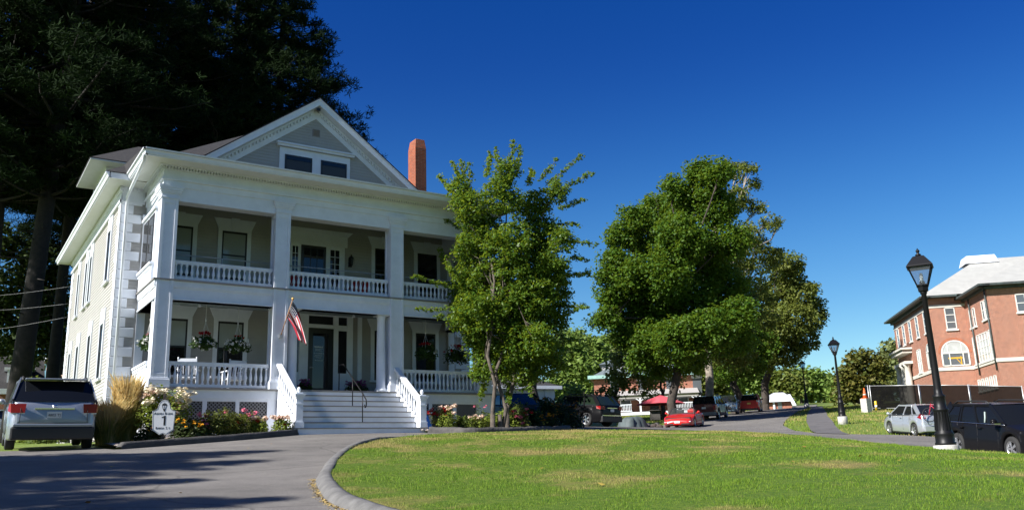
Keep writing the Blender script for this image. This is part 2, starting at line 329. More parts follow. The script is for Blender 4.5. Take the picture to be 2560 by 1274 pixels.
def sheet(name, poly, dz, m, sp, zf=None):
    P = np.array(poly, float); x0, y0 = P.min(0); x1, y1 = P.max(0)
    gx, gy = np.meshgrid(np.arange(x0+sp/2, x1, sp), np.arange(y0+sp/2, y1, sp)); q = np.c_[gx.ravel(), gy.ravel()]
    ins = np.zeros(len(q), bool); j = len(P)-1; near = np.full(len(q), 1e9)
    for i in range(len(P)):
        a, b = P[i], P[j]
        c = ((a[1] > q[:, 1]) != (b[1] > q[:, 1])) & (q[:, 0] < (b[0]-a[0])*(q[:, 1]-a[1])/(b[1]-a[1]+1e-12)+a[0]); ins ^= c
        d = b-a; t = np.clip(((q-a)@d)/max(d@d, 1e-9), 0, 1); near = np.minimum(near, np.linalg.norm(q-a-t[:, None]*d, axis=1)); j = i
    q = q[ins & (near > sp*.3)]
    bd = []
    for i in range(len(P)):
        a, b = P[i], P[(i+1) % len(P)]; k = max(1, int(np.linalg.norm(b-a)/sp)); bd += [a+(b-a)*t/k for t in range(k)]
    nb = len(bd); V = [Vector(v) for v in bd]+[Vector(v) for v in q]
    vo, eo, fo, *_ = delaunay_2d_cdt(V, [(i, (i+1) % nb) for i in range(nb)], [list(range(nb))], 1, 1e-5)
    xy = np.array([(v.x, v.y) for v in vo]); z = tz(xy[:, 0], xy[:, 1])+dz
    if zf is not None: z = zf(xy, z)
    me = bpy.data.meshes.new(name); me.from_pydata(np.c_[xy, z].tolist(), [], [list(f) for f in fo]); me.update()
    for p in me.polygons: p.use_smooth = True
    if me.polygons[0].normal.z < 0: me.flip_normals()
    me.materials.append(m); o = bpy.data.objects.new(name, me); COL.objects.link(o)
    return o
def spline(pts, k=8):
    P = [Vector(p) for p in pts]; out = []
    for i in range(len(P)-1):
        a, b, c, d = P[max(i-1, 0)], P[i], P[i+1], P[min(i+2, len(P)-1)]
        for t in range(k):
            t /= k; out.append(.5*((2*b)+(c-a)*t+(2*a-5*b+4*c-d)*t*t+(3*b-a-3*c+d)*t**3))
    return out+[P[-1]]
def axis_steps(lo, hi, fine0, fine1):
    a = list(np.arange(fine0, fine1, 1.0)); s = 1.0; x = fine1
    while x < hi: a.append(x); s *= 1.18; x += s
    a.append(hi); s = 1.0; x = fine0
    while x > lo: s *= 1.18; x -= s; a.insert(0, max(x, lo))
    return np.array(a)
gx = axis_steps(-1500, 2500, -12, 72); gy = axis_steps(-600, 3000, -4, 66)
GX, GY = np.meshgrid(gx, gy)
cx_, cy_ = np.clip(GX, -150, 300), np.clip(GY, -60, 330)
GZ = tz(cx_, cy_)-.05
n1, n0 = GX.shape
idx = np.arange(n1*n0).reshape(n1, n0)
ground = npmesh('ground', np.c_[GX.ravel(), GY.ravel(), GZ.ravel()], np.stack([idx[:-1, :-1], idx[:-1, 1:], idx[1:, 1:], idx[1:, :-1]], -1).reshape(-1, 4), field_m, smooth=True)
struct(ground)

EDGE_L = [(2.6, 22.35), (3.7, 22.62), (4.86, 23.1), (6.35, 23.6), (7.6, 24.15), (8.5, 24.7), (8.88, 25.0)]
EDGE_R = [(13.0, 24.75), (13.4, 24.1), (14.1, 23.6), (16.1, 23.95), (17.8, 24.8), (19.2, 25.7), (20.3, 26.9)]
pz = lambda x, D: tuple(gp(x, D)[:2])
road_poly = [(-30, 3), (-30, 22), (-6, 23.4), (0, 24.2), (3.3, 24.3), (3.55, 22.75)]+EDGE_L[1:]+[(8.9, 25.3), (12.95, 25.3)]+EDGE_R+[(22.5, 30), (22.5, 36), (21.5, 47), (27, 51), (35.5, 46), (40, 43.8), (50, 50.5), (64, 58.6), (81, 68.5), (96, 79),
  (99, 76), pz(2032, 98), pz(1998, 75), pz(1966, 60), pz(1957, 52), pz(1985, 47.5), pz(2040, 45), pz(2120, 45.5), pz(2220, 47.5), pz(2340, 45.8), pz(2560, 41), (60, 0), (50, -12), (24, -6), (22, 2), (18, -3), (9, -6), (2, -8), (-12, -8)]
struct(sheet('road', road_poly, 0, asphalt, 1.0))
path_poly = [pz(2040, 44.6), pz(2026, 48), pz(2017, 54), pz(2019, 64), pz(2030, 80), pz(2036, 100), pz(2058, 100), pz(2064, 80), pz(2072, 62), pz(2086, 52), pz(2122, 45)]
struct(sheet('path', path_poly, .02, pathm, .8))
KERB = [(12, 0), (8.6, 2.0), (6.2, 4.2), (4.75, 6.6), (4.2, 8.8), (4.27, 10.4), (4.45, 11.4), (4.9, 12.9), (5.32, 14.13), (5.9, 15.4), (6.47, 16.6), (7.73, 18.85), (8.8, 20.3), (9.9, 21.4), (11.2, 22.3)]
kp = spline([(a, b, 0) for a, b in KERB], 8)
kin = []                                    # inner edge of the kerb
prof = [(0, -.05), (.025, .03), (.07, .085), (.13, .12), (.20, .125), (.26, .115), (.29, .02)]
rows = []
for i, p in enumerate(kp):
    t = (kp[min(i+1, len(kp)-1)]-kp[max(i-1, 0)]).normalized(); nrm = Vector((t.y, -t.x, 0))
    fade = min(1, (len(kp)-1-i)/14+.12)
    zz = tzs(p.x, p.y); rows.append([(p+nrm*o+Vector((0, 0, zz+(h if h < 0 else h*fade)+random.uniform(-.004, .004)))) for o, h in prof]); kin.append(p+nrm*.25)
kb = MB().grid(rows).build('kerb', kerbm); struct(kb)
lawn_poly = [(p.x, p.y) for p in kin[::2]]+[(12.6, 22.85), (15.7, 23.45), (18.2, 23.75), (19.6, 23.6), (21.2, 22), (22.2, 19.2), (22.1, 16), (21.7, 13.6), (20.5, 11.2), (19.2, 8), (18, 4.5), (15.5, 1)]
LP = np.array(lawn_poly)
KP = np.array([(p.x, p.y) for p in kin])
def lawn_lift(x, y):
    d = np.sqrt(((x[:, None]-KP[:, 0])**2+(y[:, None]-KP[:, 1])**2).min(1)); s = np.clip((22.4-y)/5, .25, 1)
    return .055+.05*s
def lawn_z(xy, z): return z+lawn_lift(xy[:, 0], xy[:, 1])
struct(sheet('lawn', lawn_poly, 0, lawn_m, .5, lawn_z))
def inside(q, P):
    ins = np.zeros(len(q), bool); j = len(P)-1
    for i in range(len(P)):
        a, b = P[i], P[j]
        ins ^= ((a[1] > q[:, 1]) != (b[1] > q[:, 1])) & (q[:, 0] < (b[0]-a[0])*(q[:, 1]-a[1])/(b[1]-a[1]+1e-12)+a[0]); j = i
    return ins
def blades(q, z, h, w, name, m):
    N = len(q); an = RNG.uniform(0, 2*np.pi, N); hh = h*RNG.uniform(.5, 1.25, N); ln = RNG.uniform(.1, .6, N)*hh; la = RNG.uniform(0, 2*np.pi, N)
    dx, dy = np.cos(an)*w/2, np.sin(an)*w/2
    V = np.stack([np.c_[q[:, 0]-dx, q[:, 1]-dy, z], np.c_[q[:, 0]+dx, q[:, 1]+dy, z], np.c_[q[:, 0]+np.cos(la)*ln, q[:, 1]+np.sin(la)*ln, z+hh]], 1).reshape(-1, 3)
    o = npmesh(name, V, np.arange(3*N).reshape(N, 3), m, rnd=RNG.uniform(0, 1, N)); o['kind'] = 'stuff'; return o
qs = []
for lo, hi, N in ((4, 12.5, 130000), (12.5, 18, 90000), (18, 34, 80000)):
    q = np.c_[RNG.uniform(4, 23, N*4), RNG.uniform(0, 25, N*4)]; D = np.hypot(q[:, 0], q[:, 1]); az = np.degrees(np.arctan2(q[:, 0], q[:, 1]))
    q = q[(D > lo) & (D < hi) & (az > 0) & (az < 68) & inside(q, LP)]; qs.append(q[:N])
q = np.concatenate(qs); D = np.hypot(q[:, 0], q[:, 1])
clump = .75+.5*np.sin(q[:, 0]*2.3+np.sin(q[:, 1]*1.9)*2)*np.sin(q[:, 1]*2.7+np.sin(q[:, 0]*1.3)*2)
gb = blades(q, tz(q[:, 0], q[:, 1])+lawn_lift(q[:, 0], q[:, 1])-.005, .048*clump, .0062*np.maximum(1, D/11), 'lawn_grass', blade_m)
# rough verge grass on the right of the far road and round the path
q = np.c_[RNG.uniform(25, 75, 90000), RNG.uniform(8, 75, 90000)]
rp = np.array(road_poly); pp = np.array(path_poly)
az = np.degrees(np.arctan2(q[:, 0], q[:, 1])); q = q[~inside(q, rp) & ~inside(q, pp) & (az > 40) & (az < 68)]
blades(q, tz(q[:, 0], q[:, 1])-.05, .12, .05, 'verge_grass', blade_m)

# planting beds: gravel sheets behind low dark edging
bedL = [(a, b+.05) for a, b in EDGE_L[1:]]+[(8.9, 26.9), (5.1, 27.1), (4.45, 29.6), (3.7, 28.5)]
struct(sheet('gravel_bed', bedL, .06, gravel, .5))
bedR = [(a, b+.08) for a, b in EDGE_R]+[(20.3, 29.5), (17.6, 29.5), (17.5, 27.1), (13.0, 27.1)]
struct(sheet('gravel_bed', bedR, .06, gravel, .5))
def edging(name, label, pts, w, h, m, rough):
    kp = spline([(a, b, 0) for a, b in pts], 7); rows = []
    for i, p in enumerate(kp):
        t = (kp[min(i+1, len(kp)-1)]-kp[max(i-1, 0)]).normalized(); nr = Vector((-t.y, t.x, 0)); z = tzs(p.x, p.y); j = lambda: random.uniform(-rough, rough)
        e = .35 if i in (0, len(kp)-1) else 1
        rows.append([p+nr*(o*w)+Vector((j(), j(), z+k*h*e+j()*(k > 0))) for o, k in ((0, -.2), (-.04, .5), (.05, .95), (.5, 1.02), (.95, .95), (1, 0))])
    o = MB().grid(rows).build(name, m); return tag(o, label, 'edging')
edging('bed_edging', 'low dark timber edging curving round the flower bed left of the steps', EDGE_L[1:], .22, .17, edgem, .006)
stonem = mat('edging_stone', (.085, .08, .075), .85, col2=(.035, .034, .034), vscale=2.5, bump=.8, bscale=10)
edging('bed_edging', 'low dark rough edging in front of the flower bed right of the steps', EDGE_R, .28, .19, stonem, .022)
def pebbles(pts, n, name):
    P = np.array(pts); V = []; F = []; R = []
    for _ in range(n):
        i = random.randrange(len(P)-1); t = random.random(); x, y = P[i]*(1-t)+P[i+1]*t; y += random.uniform(.24, .9); x += random.uniform(-.1, .1)
        r = random.uniform(.02, .055); z = tzs(x, y)+.065+r*.3; k = len(V); a = random.uniform(0, 3)
        for j in range(6): V.append((x+r*1.2*math.cos(a+j*1.047), y+r*math.sin(a+j*1.047), z))
        V += [(x, y, z+r*.8), (x, y, z-r)]
        for j in range(6): F.append((k+j, k+(j+1) % 6, k+6)); R.append(random.random())
    o = npmesh(name, V, F, pebm, rnd=R); o['kind'] = 'stuff'
pebm = leafmat('pebble', (.50, .44, .38), (.16, .13, .12), 0, rough=.8)
pebbles(EDGE_L[1:], 900, 'pebbles'); pebbles(EDGE_R, 900, 'pebbles')
# a few fallen leaves on the lawn and the drive
lt = leafmat('fallen_leaf', (.35, .27, .06), (.22, .11, .03), .1)
fp = np.array([(9.5, 15.2), (11.5, 9.1), (15.5, 17.5), (17, 20), (9, 12), (14, 21.5), (19, 18), (12, 17.5), (3.6, 14.5), (2.5, 18.2), (5.8, 20.5), (13, 8), (8, 9.5), (18, 14), (3.1, 12.6), (16, 12)])
fl = np.concatenate([fp+RNG.normal(0, .5, fp.shape), fp+RNG.normal(0, 2, fp.shape)])
onl = inside(fl, LP); z = tz(fl[:, 0], fl[:, 1])+.012+np.where(onl, lawn_lift(fl[:, 0], fl[:, 1])+.03, 0)
V, F = leaf_quads(np.c_[fl, z], .085, .7, up=3); o = npmesh('fallen_leaves', V, F, lt, rnd=RNG.uniform(0, 1, len(F))); o['kind'] = 'stuff'
# straw litter along the foot of the kerb
kq = np.array([(p.x, p.y) for p in kp[34:66]]); N = 380; i = RNG.integers(0, len(kq)-1, N); t = RNG.uniform(0, 1, (N, 1)); q = kq[i]*(1-t)+kq[i+1]*t+np.c_[-np.abs(RNG.normal(.02, .05, N)), RNG.normal(0, .03, N)]
V, F = leaf_quads(np.c_[q, tz(q[:, 0], q[:, 1])+.01], .06, .25, up=3); o = npmesh('leaf_litter', V, F, leafmat('straw', (.42, .32, .12), (.30, .2, .07), 0), rnd=RNG.uniform(0, 1, len(F))); o['kind'] = 'stuff'
# ================================================================ the white house
XC, YC, YW = 10.95, 27.0, 29.85
XL, XR, YB = 4.37, 17.53, 42.0
PL, PR = 5.06, 16.84                      # porch ends
FZ, DZ = 4.11, 7.38                       # porch floor, balcony deck
R0 = (XC, YW, 2.6)
house = thing('white_house', 'two storey white clapboard house with columned double porch and front gable', 'house', R0)
def hb(mb, name, m, parent=None, bevel=0):       # a house part built in world coordinates
    o = mb.build(name, m, parent or house, loc=R0, bevel=bevel); return o
def sub(mb, name, m, parent): return mb.build(name, m, parent, loc=R0)
# ---- siding walls
def clap(mb, u0, u1, z0, z1, step=.115, d=.018):
    z = z0
    while z < z1-.01:
        e = min(z+step, z1); mb.add([(u0, d, z), (u1, d, z), (u1, .003, e), (u0, .003, e), (u0, 0, z), (u1, 0, z)], [(0, 1, 2, 3), (4, 5, 1, 0)]); z += step
w = MB(); w.box(XL+.02, XR-.02, YW+.02, YB-.02, 2.2, 11.0); hb(w, 'wall_core', taupe).name = 'wall'
TF = frame((0, YW, 0), (1, 0, 0), (0, -1, 0)); TLf = frame((XL, 0, 0), (0, -1, 0), (-1, 0, 0)); TR = frame((XR, 0, 0), (0, 1, 0), (1, 0, 0))
w = MB(TF); clap(w, XL, XR, 2.4, 10.9); hb(w, 'wall', taupe)
w = MB(TLf); clap(w, -YB, -YW, 2.75, 10.5); hb(w, 'wall', taupe)
w = MB(TR); clap(w, YW, YB, 2.9, 10.5); hb(w, 'wall', taupe)
# ---- frieze, soffit, gutter round the main body
w = MB()
w.box(XR-.01, XR+.045, YW-.045, YB+.045, 10.42, 11.0); w.box(PR, XR-.01, YW-.045, YW-.005, 10.42, 11.0); w.box(XR+.045, XR+.09, YW-.09, YB+.09, 10.42, 10.5); w.box(XR+.025, XR+.11, YW-.11, YB+.11, 10.80, 10.93); hb(w, 'frieze', white); w = MB()
w.box(XL-.045, XL+.01, YW-.045, YB+.045, 10.42, 11.0); w.box(XL+.01, PL, YW-.045, YW-.005, 10.42, 11.0); w.box(XL-.09, XL-.045, YW-.09, YB+.09, 10.42, 10.5); w.box(XL-.11, XL-.025, YW-.11, YB+.11, 10.80, 10.93)
w.box(XL-.09, PL, YW-.09, YW-.045, 10.42, 10.5)
for k in range(5): w.box(XL+.02+k*.14, XL+.10+k*.14, YW-.1, YW-.045, 10.84, 10.95)
hb(w, 'frieze', white)
w = MB(); w.box(3.78, 18.12, YW-.82, YB+.62, 10.955, 11.0); hb(w, 'soffit', cream)
def gutter(mb, p0, p1, n):               # ogee gutter profile swept between two points, n = outward normal
    p0, p1, n = Vector(p0), Vector(p1), Vector(n); pr = [(0, -.17), (.03, -.17), (.05, -.09), (.10, -.04), (.11, 0), (0, .005)]
    mb.grid([[p+n*a+Vector((0, 0, b)) for a, b in pr] for p in (p0, p1)], False, True)
    k = len(pr); mb.add([p0+n*a+Vector((0, 0, b)) for a, b in pr], [tuple(range(k))]); mb.add([p1+n*a+Vector((0, 0, b)) for a, b in pr], [tuple(range(k))])
w = MB(); gutter(w, (3.79, YW-.93, 11.12), (3.79, YB+.7, 11.10), (-1, 0, 0)); w.box(3.79, 3.83, YW-.9, YB+.68, 10.93, 11.12); w.box(3.8, 4.5, YW-.9, YW-.86, 10.93, 11.12); hb(w, 'gutter', white); w = MB()
gutter(w, (18.11, YW-.93, 11.12), (18.11, YB+.7, 11.10), (1, 0, 0)); w.box(17.4, 18.1, YW-.9, YW-.86, 10.93, 11.12)
hb(w, 'gutter', white)
# ---- hip roof, gable roof, porch roof
SL = .737; x0, x1, y0, y1 = 3.68, 18.22, YW-.95, YB+.72; ze = 11.13; hh = (y1-y0)/2
w = MB(); zr = ze+hh*SL; w.add([(x0, y0, ze), (x1, y0, ze), (x1, y1, ze), (x0, y1, ze), (x0+hh, y0+hh, zr), (x1-hh, y0+hh, zr)], [(0, 1, 5, 4), (1, 2, 5), (2, 3, 4, 5), (3, 0, 4)])
roof = hb(w, 'roof', shingle)
GY0 = 29.42; ap = 15.40
w = MB()
for sgn in (-1, 1):
    r = lambda d: ap-.0-SL*d
    e = 5.9
    a = [(XC, GY0-.03, ap+.02), (XC+sgn*e, GY0-.03, ap+.02-SL*e), (XC+sgn*e, 36, ap+.02-SL*e), (XC, 36, ap+.02)]
    b = [(p[0], p[1], p[2]-.06) for p in a]; w.add(a+b, [(0, 1, 2, 3), (4, 5, 6, 7), (0, 1, 5, 4), (1, 2, 6, 5)])
hb(w, 'roof', shingle)
w = MB(); w.add([(4.30, 26.15, 11.12), (17.6, 26.15, 11.12), (17.6, 30.2, 11.72), (4.30, 30.2, 11.72), (4.30, 26.15, 11.08), (17.6, 26.15, 11.08), (17.6, 30.2, 11.1), (4.30, 30.2, 11.1)], [(0, 1, 2, 3), (0, 4, 5, 1), (0, 3, 7, 4), (1, 5, 6, 2)])
hb(w, 'porch_roof', shingle)
# ---- gable: siding, rakes with dentils, window pair, vent
w = MB(TF); zb = 11.2; z = zb
while z < 14.62:
    e = z+.115; h0 = (14.85-z)/SL; w.add([(XC-h0, .018, z), (XC+h0, .018, z), (XC+h0, .003, e), (XC-h0, .003, e), (XC-h0, 0, z), (XC+h0, 0, z)], [(0, 1, 2, 3), (4, 5, 1, 0)]); z += .115
w.add([(XC-6, 0, 10.9), (XC+6, 0, 10.9), (XC, 0, 15.3)], [(0, 1, 2)])
hb(w, 'gable_wall', taupe)
w = MB()
def rk(mb, sgn, zo0, zo1, y0, y1, d0=0, d1=5.8):     # sloping board following the rake, zo = vertical offset below the roof line
    P = lambda d, o, y: (XC+sgn*d, y, ap-SL*d-o)
    mb.add([P(d0, zo0, y0), P(d1, zo0, y0), P(d1, zo1, y0), P(d0, zo1, y0), P(d0, zo0, y1), P(d1, zo0, y1), P(d1, zo1, y1), P(d0, zo1, y1)], [(0, 1, 2, 3), (7, 6, 5, 4), (0, 4, 5, 1), (3, 2, 6, 7), (1, 5, 6, 2), (0, 3, 7, 4)])
for s in (-1, 1):
    rk(w, s, .02, .30, GY0, GY0+.05); rk(w, s, .25, .30, GY0+.05, YW-.0); rk(w, s, .31, .40, YW-.10, YW-.0, .1); rk(w, s, .40, .72, YW-.045, YW-.001, 0)
    rk(w, s, .02, .07, GY0-.03, GY0)
    d = .18
    while d < 5.3:
        rk(w, s, .40, .50, YW-.11, YW-.045, d, d+.065); d += .125
hb(w, 'rake_board', white)
w = MB(TF); w.box(9.58, 12.36, 0, .05, 12.2, 13.32); hb(w, 'window_surround', white)
w = MB(TF); w.box(9.48, 12.5, .0, .16, 13.34, 13.42); w.box(9.44, 12.55, 0, .21, 13.42, 13.48); hb(w, 'window_crown', white)
for a, b in ((9.81, 10.8), (11.21, 12.19)):
    wi = MB(TF); wi.box(a-.03, b+.03, .05, .075, 12.2, 13.05); wo = hb(wi, 'window', sash)
    sub(MB(TF).box(a+.04, b-.04, .075, .082, 12.2, 12.84), 'insect_screen', screen, wo); sub(MB(TF).box(a+.03, b-.03, .075, .088, 12.86, 12.99), 'pane', glass, wo)
w = MB(TF); w.box(10.83, 11.13, .015, .03, 13.97, 14.26)
for k in range(7): w.add([(10.86, .03, 14.0+k*.035), (11.1, .03, 14.0+k*.035), (11.1, .05, 14.02+k*.035), (10.86, .05, 14.02+k*.035)], [(0, 1, 2, 3)])
hb(w, 'gable_vent', mat('vent_grey', (.22, .2, .2), .6))
w = MB().box(10.9, 11.02, GY0+.1, GY0+.2, 14.93, 15.02); hb(w, 'gable_spotlight', black)
# ---- chimney
w = MB(); qx0, qx1, qy0, qy1 = 17.34, 17.90, 34.0, 34.75; i_ = .06
w.add([(qx0, qy0, 11), (qx1, qy0, 11), (qx1, qy1, 11), (qx0, qy1, 11), (qx0, qy0, 16.1), (qx1, qy0, 16.1), (qx1, qy1, 16.1), (qx0, qy1, 16.1),
       (qx0+i_, qy0+i_, 16.55), (qx1-i_, qy0+i_, 16.55), (qx1-i_, qy1-i_, 16.55), (qx0+i_, qy1-i_, 16.55)],
      [(0, 1, 5, 4), (1, 2, 6, 5), (2, 3, 7, 6), (3, 0, 4, 7), (4, 5, 9, 8), (5, 6, 10, 9), (6, 7, 11, 10), (7, 4, 8, 11), (8, 9, 10, 11)])
ch = w.build('chimney', brick_ch, roof, loc=R0)
# ---- side dormer with its own hip roof
w = MB(); w.box(4.42, 9, 34.75, 37.4, 11.2, 13.22); dm = hb(w, 'dormer', white)
w = MB(); ez = 13.30; dx0, dy0, dy1 = 3.78, 34.12, 38.0; dh = (dy1-dy0)/2
w.add([(dx0, dy0, ez), (10, dy0, ez), (10, dy1, ez), (dx0, dy1, ez), (dx0+dh, dy0+dh, ez+dh*.72), (10, dy0+dh, ez+dh*.72)], [(0, 1, 5, 4), (2, 3, 4, 5), (3, 0, 4)])
w.box(dx0-.02, 10, dy0-.02, dy0, ez-.03, ez); w.box(dx0-.02, dx0, dy0, dy1, ez-.03, ez); sub(w, 'roof', shingle, dm)
w = MB(); w.box(dx0, 10, dy0, dy1, 13.225, 13.27); sub(w, 'soffit', white, dm)
w = MB(); w.box(4.55, 8, 34.73, 34.75, 11.3, 12.95); sub(w, 'wall', taupe, dm)
for k in range(3):
    y = 35.05+k*.82; sub(MB().box(4.38, 4.42, y, y+.6, 12.15, 12.95), 'window', sash, dm)
    sub(MB().box(4.35, 4.42, y+.62, y+.74, 12.1, 13.0), 'mullion', white, dm)
# ---- quoins at the front left corner and the wall strip beside the porch
def quoins(mb, x, sx, y, sy):
    z = 2.8; k = 0
    while z < 10.4:
        a, b = (.62, .34) if k % 2 == 0 else (.36, .34)
        X0, X1 = sorted((x-sx*.05, x+sx*a)); Y0, Y1 = sorted((y-sy*.05, y+sy*(.52 if k % 2 == 0 else .34)))
        zz = z+.305
        mb.box(X0, X1, *sorted((y-sy*.05, y)), z, zz); mb.box(*sorted((x-sx*.05, x)), Y0, Y1, z, zz); z += .315; k += 1
w = MB(); quoins(w, XL, 1, YW, 1); hb(w, 'quoins', white, bevel=.02); w = MB(); quoins(w, XR, -1, YW, 1); hb(w, 'quoins', white, bevel=.02)
w = MB(); z = 2.8; k = 0
while z < 10.3:                           # back corner
    w.box(XL-.05, XL, YB-(.5 if k % 2 else .32), YB+.05, z, z+.305); z += .315; k += 1
hb(w, 'quoins', white, bevel=.02)
# ---- downspout
w = MB(); w.tube([(4.36, 26.35, 10.98), (4.4, 26.6, 10.85), (4.46, 29.5, 10.55), (4.5, 29.72, 10.4), (4.5, 29.72, 2.9)], .05, 8); hb(w, 'downspout', white)
# ---- porch entablature
w = MB()
def ring(mb, d, z0, z1, dep=.5):          # front and both returns, d = projection from the beam face
    x0, x1, y0 = PL-d, PR+d, YC-d
    mb.box(x0, x1, y0, YC+dep, z0, z1); mb.box(x0, PL+dep, YC+dep, YW-.1, z0, z1); mb.box(PR-dep, x1, YC+dep, YW-.1, z0, z1)
ring(w, -.06, 9.87, 10.30); ring(w, -.02, 10.30, 10.50); ring(w, .05, 10.50, 10.555); ring(w, .02, 10.555, 10.60); ring(w, -.02, 10.60, 10.955); ring(w, .03, 10.83, 10.858)
d = PL-.06
while d < PR+.06: w.box(d, d+.05, YC-.085, YC-.02, 10.86, 10.95); d += .092
y = YC-.05
while y < YW-.2: w.box(PL-.085, PL+.02, y, y+.05, 10.86, 10.95); w.box(PR-.02, PR+.085, y, y+.05, 10.86, 10.95); y += .092
ring(w, .12, 10.925, 10.957)
hb(w, 'entablature', white)
w = MB(); w.box(4.42, 17.48, 26.25, YW-.9, 10.957, 11.0); hb(w, 'soffit', cream)
w = MB(); gutter(w, (4.36, 26.24, 11.14), (17.54, 26.24, 11.14), (0, -1, 0)); gutter(w, (4.40, 26.2, 11.14), (4.40, YW-.9, 11.14), (-1, 0, 0)); gutter(w, (17.5, 26.2, 11.14), (17.5, YW-.9, 11.14), (1, 0, 0))
w.box(4.40, 4.44, 26.24, YW-.9, 10.93, 11.13); w.box(17.46, 17.5, 26.24, YW-.9, 10.93, 11.13); w.box(4.4, 17.5, 26.24, 26.28, 10.93, 11.13)
hb(w, 'gutter', white)
w = MB(); w.box(PL+.3, PR-.3, YC+.3, YW-.02, 10.55, 10.6); hb(w, 'porch_ceiling', ceilm)
# ---- mid beam and deck
w = MB()
def mid(mb, d, z0, z1): 
    mb.box(PL-d, PR+d, YC+.08-d, YC+.42, z0, z1); mb.box(PL-d, PL+.4, YC+.42, YW-.1, z0, z1); mb.box(PR-.4, PR+d, YC+.42, YW-.1, z0, z1)
mid(w, 0, 6.75, 7.12); mid(w, .035, 6.75, 6.80); mid(w, .03, 7.12, 7.17); mid(w, .05, 7.17, 7.33)
hb(w, 'porch_beam', white)
w = MB(); w.box(PL-.09, PR+.09, YC-.02, YW-.02, 7.332, DZ); hb(w, 'balcony_deck', greyfloor)
w = MB(); w.box(PL+.2, PR-.2, YC+.3, YW-.02, 7.10, 7.14); hb(w, 'porch_ceiling', ceilm)
# ---- porch floor and skirt
w = MB(); w.box(PL-.1, PR+.1, YC-.13, YW-.02, FZ-.05, FZ); hb(w, 'porch_floor', greyfloor)
SKL = [(PL-.02, 6.59), (6.72, 7.57), (7.69, 8.55)]
w = MB(); w.box(PL-.05, 8.9, YC-.05, YC+.05, 3.80, FZ-.052)
for a, b in ((PL-.02, PL+.5), (6.59, 6.72), (7.57, 7.69), (8.55, 8.95)): w.box(a, b, YC-.02, YC+.04, 2.3, 3.80)
for a, b in ((5.54, 6.59), (6.72, 7.57), (7.69, 8.55)): w.box(a, b, YC-.018, YC+.04, 3.72, 3.798); w.box(a, b, YC-.018, YC+.04, 2.3, 2.78)
w.box(PL-.05, PL+.05, YC+.05, YW-.06, 3.80, FZ-.052)
for a, b in ((YC+.04, YC+.3), (28.2, 28.32), (29.45, YW-.05)): w.box(PL-.02, PL+.04, a, b, 2.3, 3.80)
for a, b in ((YC+.3, 28.2), (28.32, 29.45)): w.box(PL-.018, PL+.04, a, b, 3.72, 3.798); w.box(PL-.018, PL+.04, a, b, 2.3, 2.86)
hb(w, 'skirt_frame', white)
w = MB(); w.box(13.0, PR+.05, YC-.05, YC+.05, 3.80, FZ-.052); w.box(PR-.05, PR+.05, YC+.05, YW-.06, 3.8, FZ-.052)
for a, b in ((12.95, 13.45), (14.23, 14.36), (15.19, 15.33), (16.17, PR+.02)): w.box(a, b, YC-.02, YC+.04, 2.3, 3.80)
for a, b in ((13.45, 14.23), (14.36, 15.19), (15.33, 16.17)): w.box(a, b, YC-.018, YC+.04, 3.72, 3.798); w.box(a, b, YC-.018, YC+.04, 2.3, 2.78)
hb(w, 'skirt_frame', white)
lat = mat('lattice_grey', (.17, .17, .175), .7); dark = mat('void_shade', (.012, .012, .012), .9)
w = MB(); w.box(PL+.1, PR-.1, YC+.14, YC+.16, 2.3, 4.0); w.box(PL+.14, PL+.16, YC+.2, YW-.1, 2.3, 4.0); hb(w, 'crawl_space_shade', dark)  # dark sheets painted as the shade behind the lattice
def lattice(u0, u1, z0, z1, T):
    w = MB(T); s = .115
    for sg, n0 in ((1, .0), (-1, .012)):
        c = -((z1-z0)+(u1-u0))
        while c < (u1-u0)+(z1-z0):
            # strip u - sg*z = c clipped to the rectangle
            pts = []
            for zz in (z0, z1):
                u = (u0+c+(zz-z0)) if sg > 0 else (u1-c-(zz-z0)); pts.append((u, zz))
            (ua, za), (ub, zb_) = pts
            def cl(u, z, u2, z2):
                if u < u0: t = (u0-u)/(u2-u); return (u0, z+t*(z2-z))
                if u > u1: t = (u1-u)/(u2-u); return (u1, z+t*(z2-z))
                return (u, z)
            if not (max(ua, ub) <= u0 or min(ua, ub) >= u1):
                A = cl(ua, za, ub, zb_); B = cl(ub, zb_, ua, za); h = .024
                w.add([(A[0]-h, n0, A[1]), (A[0]+h, n0, A[1]), (B[0]+h, n0, B[1]), (B[0]-h, n0, B[1])], [(0, 1, 2, 3)])
            c += s
    return hb(w, 'lattice_panel', lat)
for a, b in ((5.54, 6.59), (6.72, 7.57), (7.69, 8.55), (13.45, 14.23), (14.36, 15.19), (15.33, 16.17)): lattice(a, b, 2.78, 3.72, frame((0, YC+.02, 0), (1, 0, 0), (0, -1, 0)))
for a, b in ((-28.2, -27.3), (-29.45, -28.32)): lattice(a, b, 2.86, 3.72, frame((PL+.02, 0, 0), (0, -1, 0), (-1, 0, 0)))
